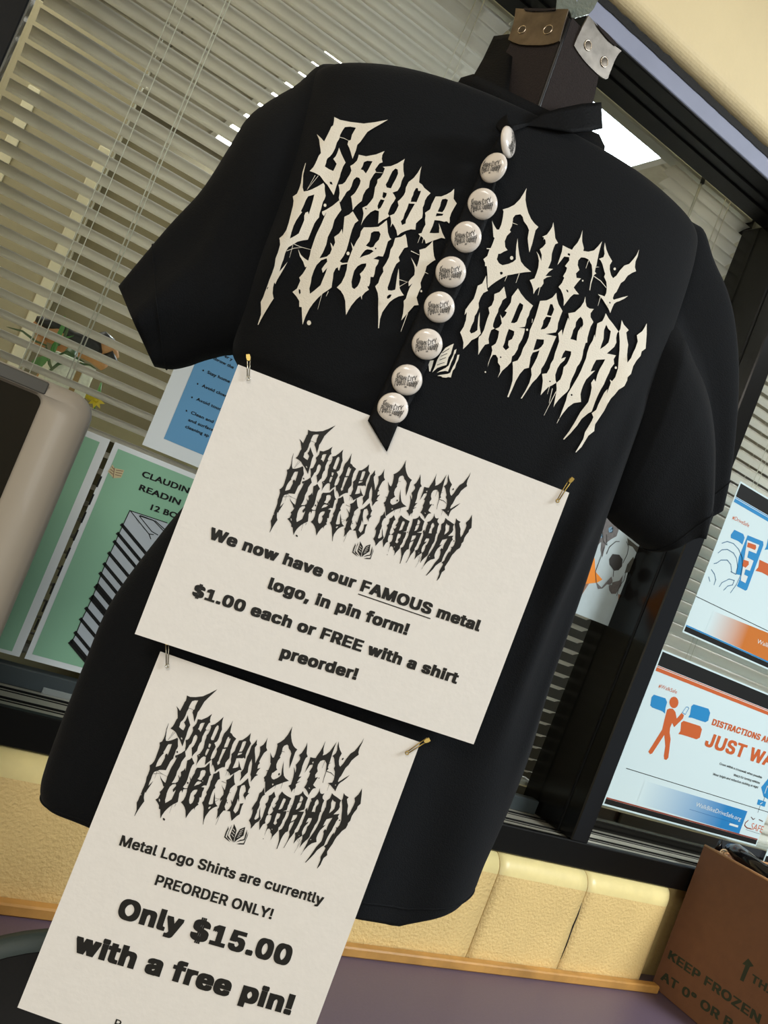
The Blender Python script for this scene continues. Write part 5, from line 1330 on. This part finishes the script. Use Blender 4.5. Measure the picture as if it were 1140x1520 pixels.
lump('folded_end', [inb(1078, 1256, .030), inb(1090, 1262, .034), inb(1106, 1276, .040), inb(1122, 1290, .046), inb(1140, 1304, .052), inb(1165, 1325, .06)], [.004, .012, .016, .018, .020, .021], GLB, bag)
lump('bag_body', [bx(.09, .15, .012), bx(.09, .15, .06), bx(.09, .15, .12), bx(.08, .15, .15)], [.05, .07, .065, .03], GLB, bag)
lump('corner_tip', [inb(1066, 1262, .020), inb(1070, 1250, .020), inb(1072, 1246, .020)], [.006, .003, .001], GLB, bag, 8)
tw_ = thing('twine', 'small knot of tan twine on the box rim beside the black bag', 'twine')
TWN = mat('tan_twine', rgb(178, 150, 112), 0.8)
kx = inb(1074, 1267, .012)
tube('loop', [kx + np.array([.008 * math.cos(a), .004 * math.sin(a), .006 * math.sin(a * 1.0 + .6)]) for a in np.linspace(0, 5.6, 16)], 0.0011, TWN, tw_, 6)
tube('loop', [kx + np.array([.014 * math.cos(a) + .006, .004 * math.sin(a) + .002, .007 * math.sin(a + 1.2) - .003]) for a in np.linspace(0.5, 5.0, 16)], 0.0010, TWN, tw_, 6)
tube('loose_end', [kx + np.array([.002, 0, 0]), kx + np.array([.016, -.002, -.006]), kx + np.array([.026, -.002, -.010])], 0.0009, TWN, tw_, 6)

# ------------------------------------------------------------------ plants and ornament behind the blind
def cz(a, b): return (a / 6.0, 440 + b / 6.0)
SHZ = 1.378
LEAF = mat('green_leaf', rgb(84, 140, 70), 0.5, noise=0.15, nscale=60)
pot = thing('flower_pot', 'white speckled square flower pot with brown strap behind the blind', 'flower pot')
PW = mat('speckled_white_ceramic', rgb(222, 226, 206), 0.5, noise=0.12, nscale=250)
yb0 = 1.20
pA = atY(*cz(500, 465), yb0); pB = atY(*cz(872, 628), yb0)
zt = (pA[2] + pB[2]) / 2 - 0.002
box('body', (pA[0], yb0, SHZ), (pB[0], yb0 + 0.07, zt), PW, pot, 0.003, 2)
xs_ = atY(*cz(705, 680), yb0)[0]
box('strap', (xs_ - .004, yb0 - .0012, SHZ + .001), (xs_ + .003, yb0 + .0002, zt - .001), mat('brown_strap', rgb(150, 122, 70), 0.6), pot)
pln = thing('grass_plant', 'thin leaved green plant growing from the white pot', 'plant')
def leaf(pts, w, parent, m=LEAF, y=None):
    P = [atY(*cz(*q), yb0 - .012 + .004 * i) for i, q in enumerate(pts)]; V = []; F = []
    P = refine(P, 4); n = len(P); w *= .5
    for i, p in enumerate(P):
        t = _nz(P[min(i + 1, n - 1)] - P[max(i - 1, 0)]); s = _nz(np.cross(t, np.array([0, 1., 0]))); ww = w * math.sin(math.pi * (0.12 + 0.86 * i / (n - 1))) ** .7
        V += [p - s * ww, p + np.array([0, .0015, 0]), p + s * ww]
    for i in range(n - 1): F += [(3 * i, 3 * i + 1, 3 * i + 4, 3 * i + 3), (3 * i + 1, 3 * i + 2, 3 * i + 5, 3 * i + 4)]
    return pymesh('leaf', V, F, m, parent, True)
D2 = mat('dark_green_leaf', rgb(72, 98, 58), 0.5)
soil = atY(*cz(620, 560), yb0 + .03)
lump('root_ball', [(soil[0], yb0 + .035, zt - .01), (soil[0], yb0 + .035, zt + .012)], [.012, .007], D2, pln, 12)
for pts, w, m in (([(480, 500), (520, 360), (560, 270), (578, 170)], .006, LEAF), ([(520, 440), (570, 370), (600, 290), (610, 205)], .004, D2), ([(500, 530), (600, 490), (700, 560), (760, 590)], .003, D2),
                  ([(620, 600), (720, 600), (800, 610), (860, 650)], .003, D2), ([(420, 440), (320, 400), (200, 310), (60, 272)], .003, D2), ([(440, 520), (480, 430), (540, 380), (660, 350)], .004, LEAF),
                  ([(350, 640), (380, 560), (460, 530), (480, 480)], .008, LEAF), ([(290, 600), (360, 580), (420, 560)], .012, LEAF), ([(470, 660), (440, 600), (430, 520), (410, 440)], .004, D2), ([(420, 680), (520, 600), (600, 590)], .004, D2)):
    leaf(pts, w, pln, m)
orn = thing('ornament', 'orange brown and black lumpy ornament lying behind the white pot', 'ornament')
TERR = mat('terracotta_orange', rgb(190, 140, 92), 0.6, noise=0.12, nscale=30); BLKP = mat('black_speckled_glaze', rgb(34, 34, 32), 0.5, noise=0.3, nscale=300)
yo = 1.31
def oy(a, b, dy=0): return atY(*cz(a, b), yo + dy)
lump('body', [oy(300, 230), oy(380, 300), oy(500, 330), oy(620, 400), oy(760, 470), oy(860, 540), oy(930, 640)], [.006, .013, .015, .014, .014, .012, .006], TERR, orn, 16, .06)
lump('head', [oy(870, 420), oy(930, 450), oy(990, 500), oy(1030, 560)], [.008, .014, .013, .006], TERR, orn, 14, .06)
lump('foot', [oy(300, 400, -.01), oy(360, 420, -.01), oy(400, 440, -.01)], [.008, .012, .006], TERR, orn, 14, .06)
lump('back_patch', [oy(320, 200, -.006), oy(420, 240, -.008), oy(520, 270, -.008), oy(640, 360, -.008), oy(760, 410, -.008), oy(860, 460, -.008), oy(900, 500, -.006)], [.004, .010, .007, .008, .011, .010, .004], BLKP, orn, 14, .08)
lump('ear_patch', [oy(870, 360, -.008), oy(930, 360, -.01), oy(1010, 400, -.008)], [.005, .008, .004], BLKP, orn, 12, .08)
lump('tail_patch', [oy(920, 540, -.01), oy(980, 540, -.012), oy(1040, 590, -.01)], [.004, .010, .003], BLKP, orn, 12, .08)
lump('stand', [(oy(560, 480)[0], yo + .004, SHZ), (oy(560, 480)[0], yo + .004, oy(560, 400)[2])], [.02, .012], TERR, orn, 12, .05)
flw = thing('yellow_flower', 'small yellow flower on a green stem beside the white pot', 'flower')
YL = mat('yellow_petal', rgb(214, 190, 40), 0.5)
fc = atY(*cz(855, 925), 1.235)
fc[2] = max(fc[2], SHZ + .012)
for k in range(8):
    an = k / 8 * 6.2832; d_ = np.array([math.cos(an), -.35, math.sin(an)])
    V = [fc, fc + _nz(d_ + np.array([-d_[2] * .4, 0, d_[0] * .4])) * .007, fc + d_ * .012, fc + _nz(d_ + np.array([d_[2] * .4, 0, -d_[0] * .4])) * .007]
    pymesh('petal', V, [(0, 1, 2, 3)], YL, flw)
lump('flower_centre', [fc + np.array([0, .002, 0]), fc + np.array([0, -.004, 0])], [.004, .002], YL, flw, 10)
tube('stem', [fc + np.array([0, .003, 0]), (fc[0] + .004, 1.24, SHZ + .002)], 0.0016, LEAF, flw, 6)
lump('bud', [fc + np.array([-.020, .002, .004]), fc + np.array([-.006, .002, .000])], [.004, .005], YL, flw, 10)
tube('leaf', [fc + np.array([-.002, .003, .025]), fc + np.array([.001, .003, .004])], [.001, .004], LEAF, flw, 6)
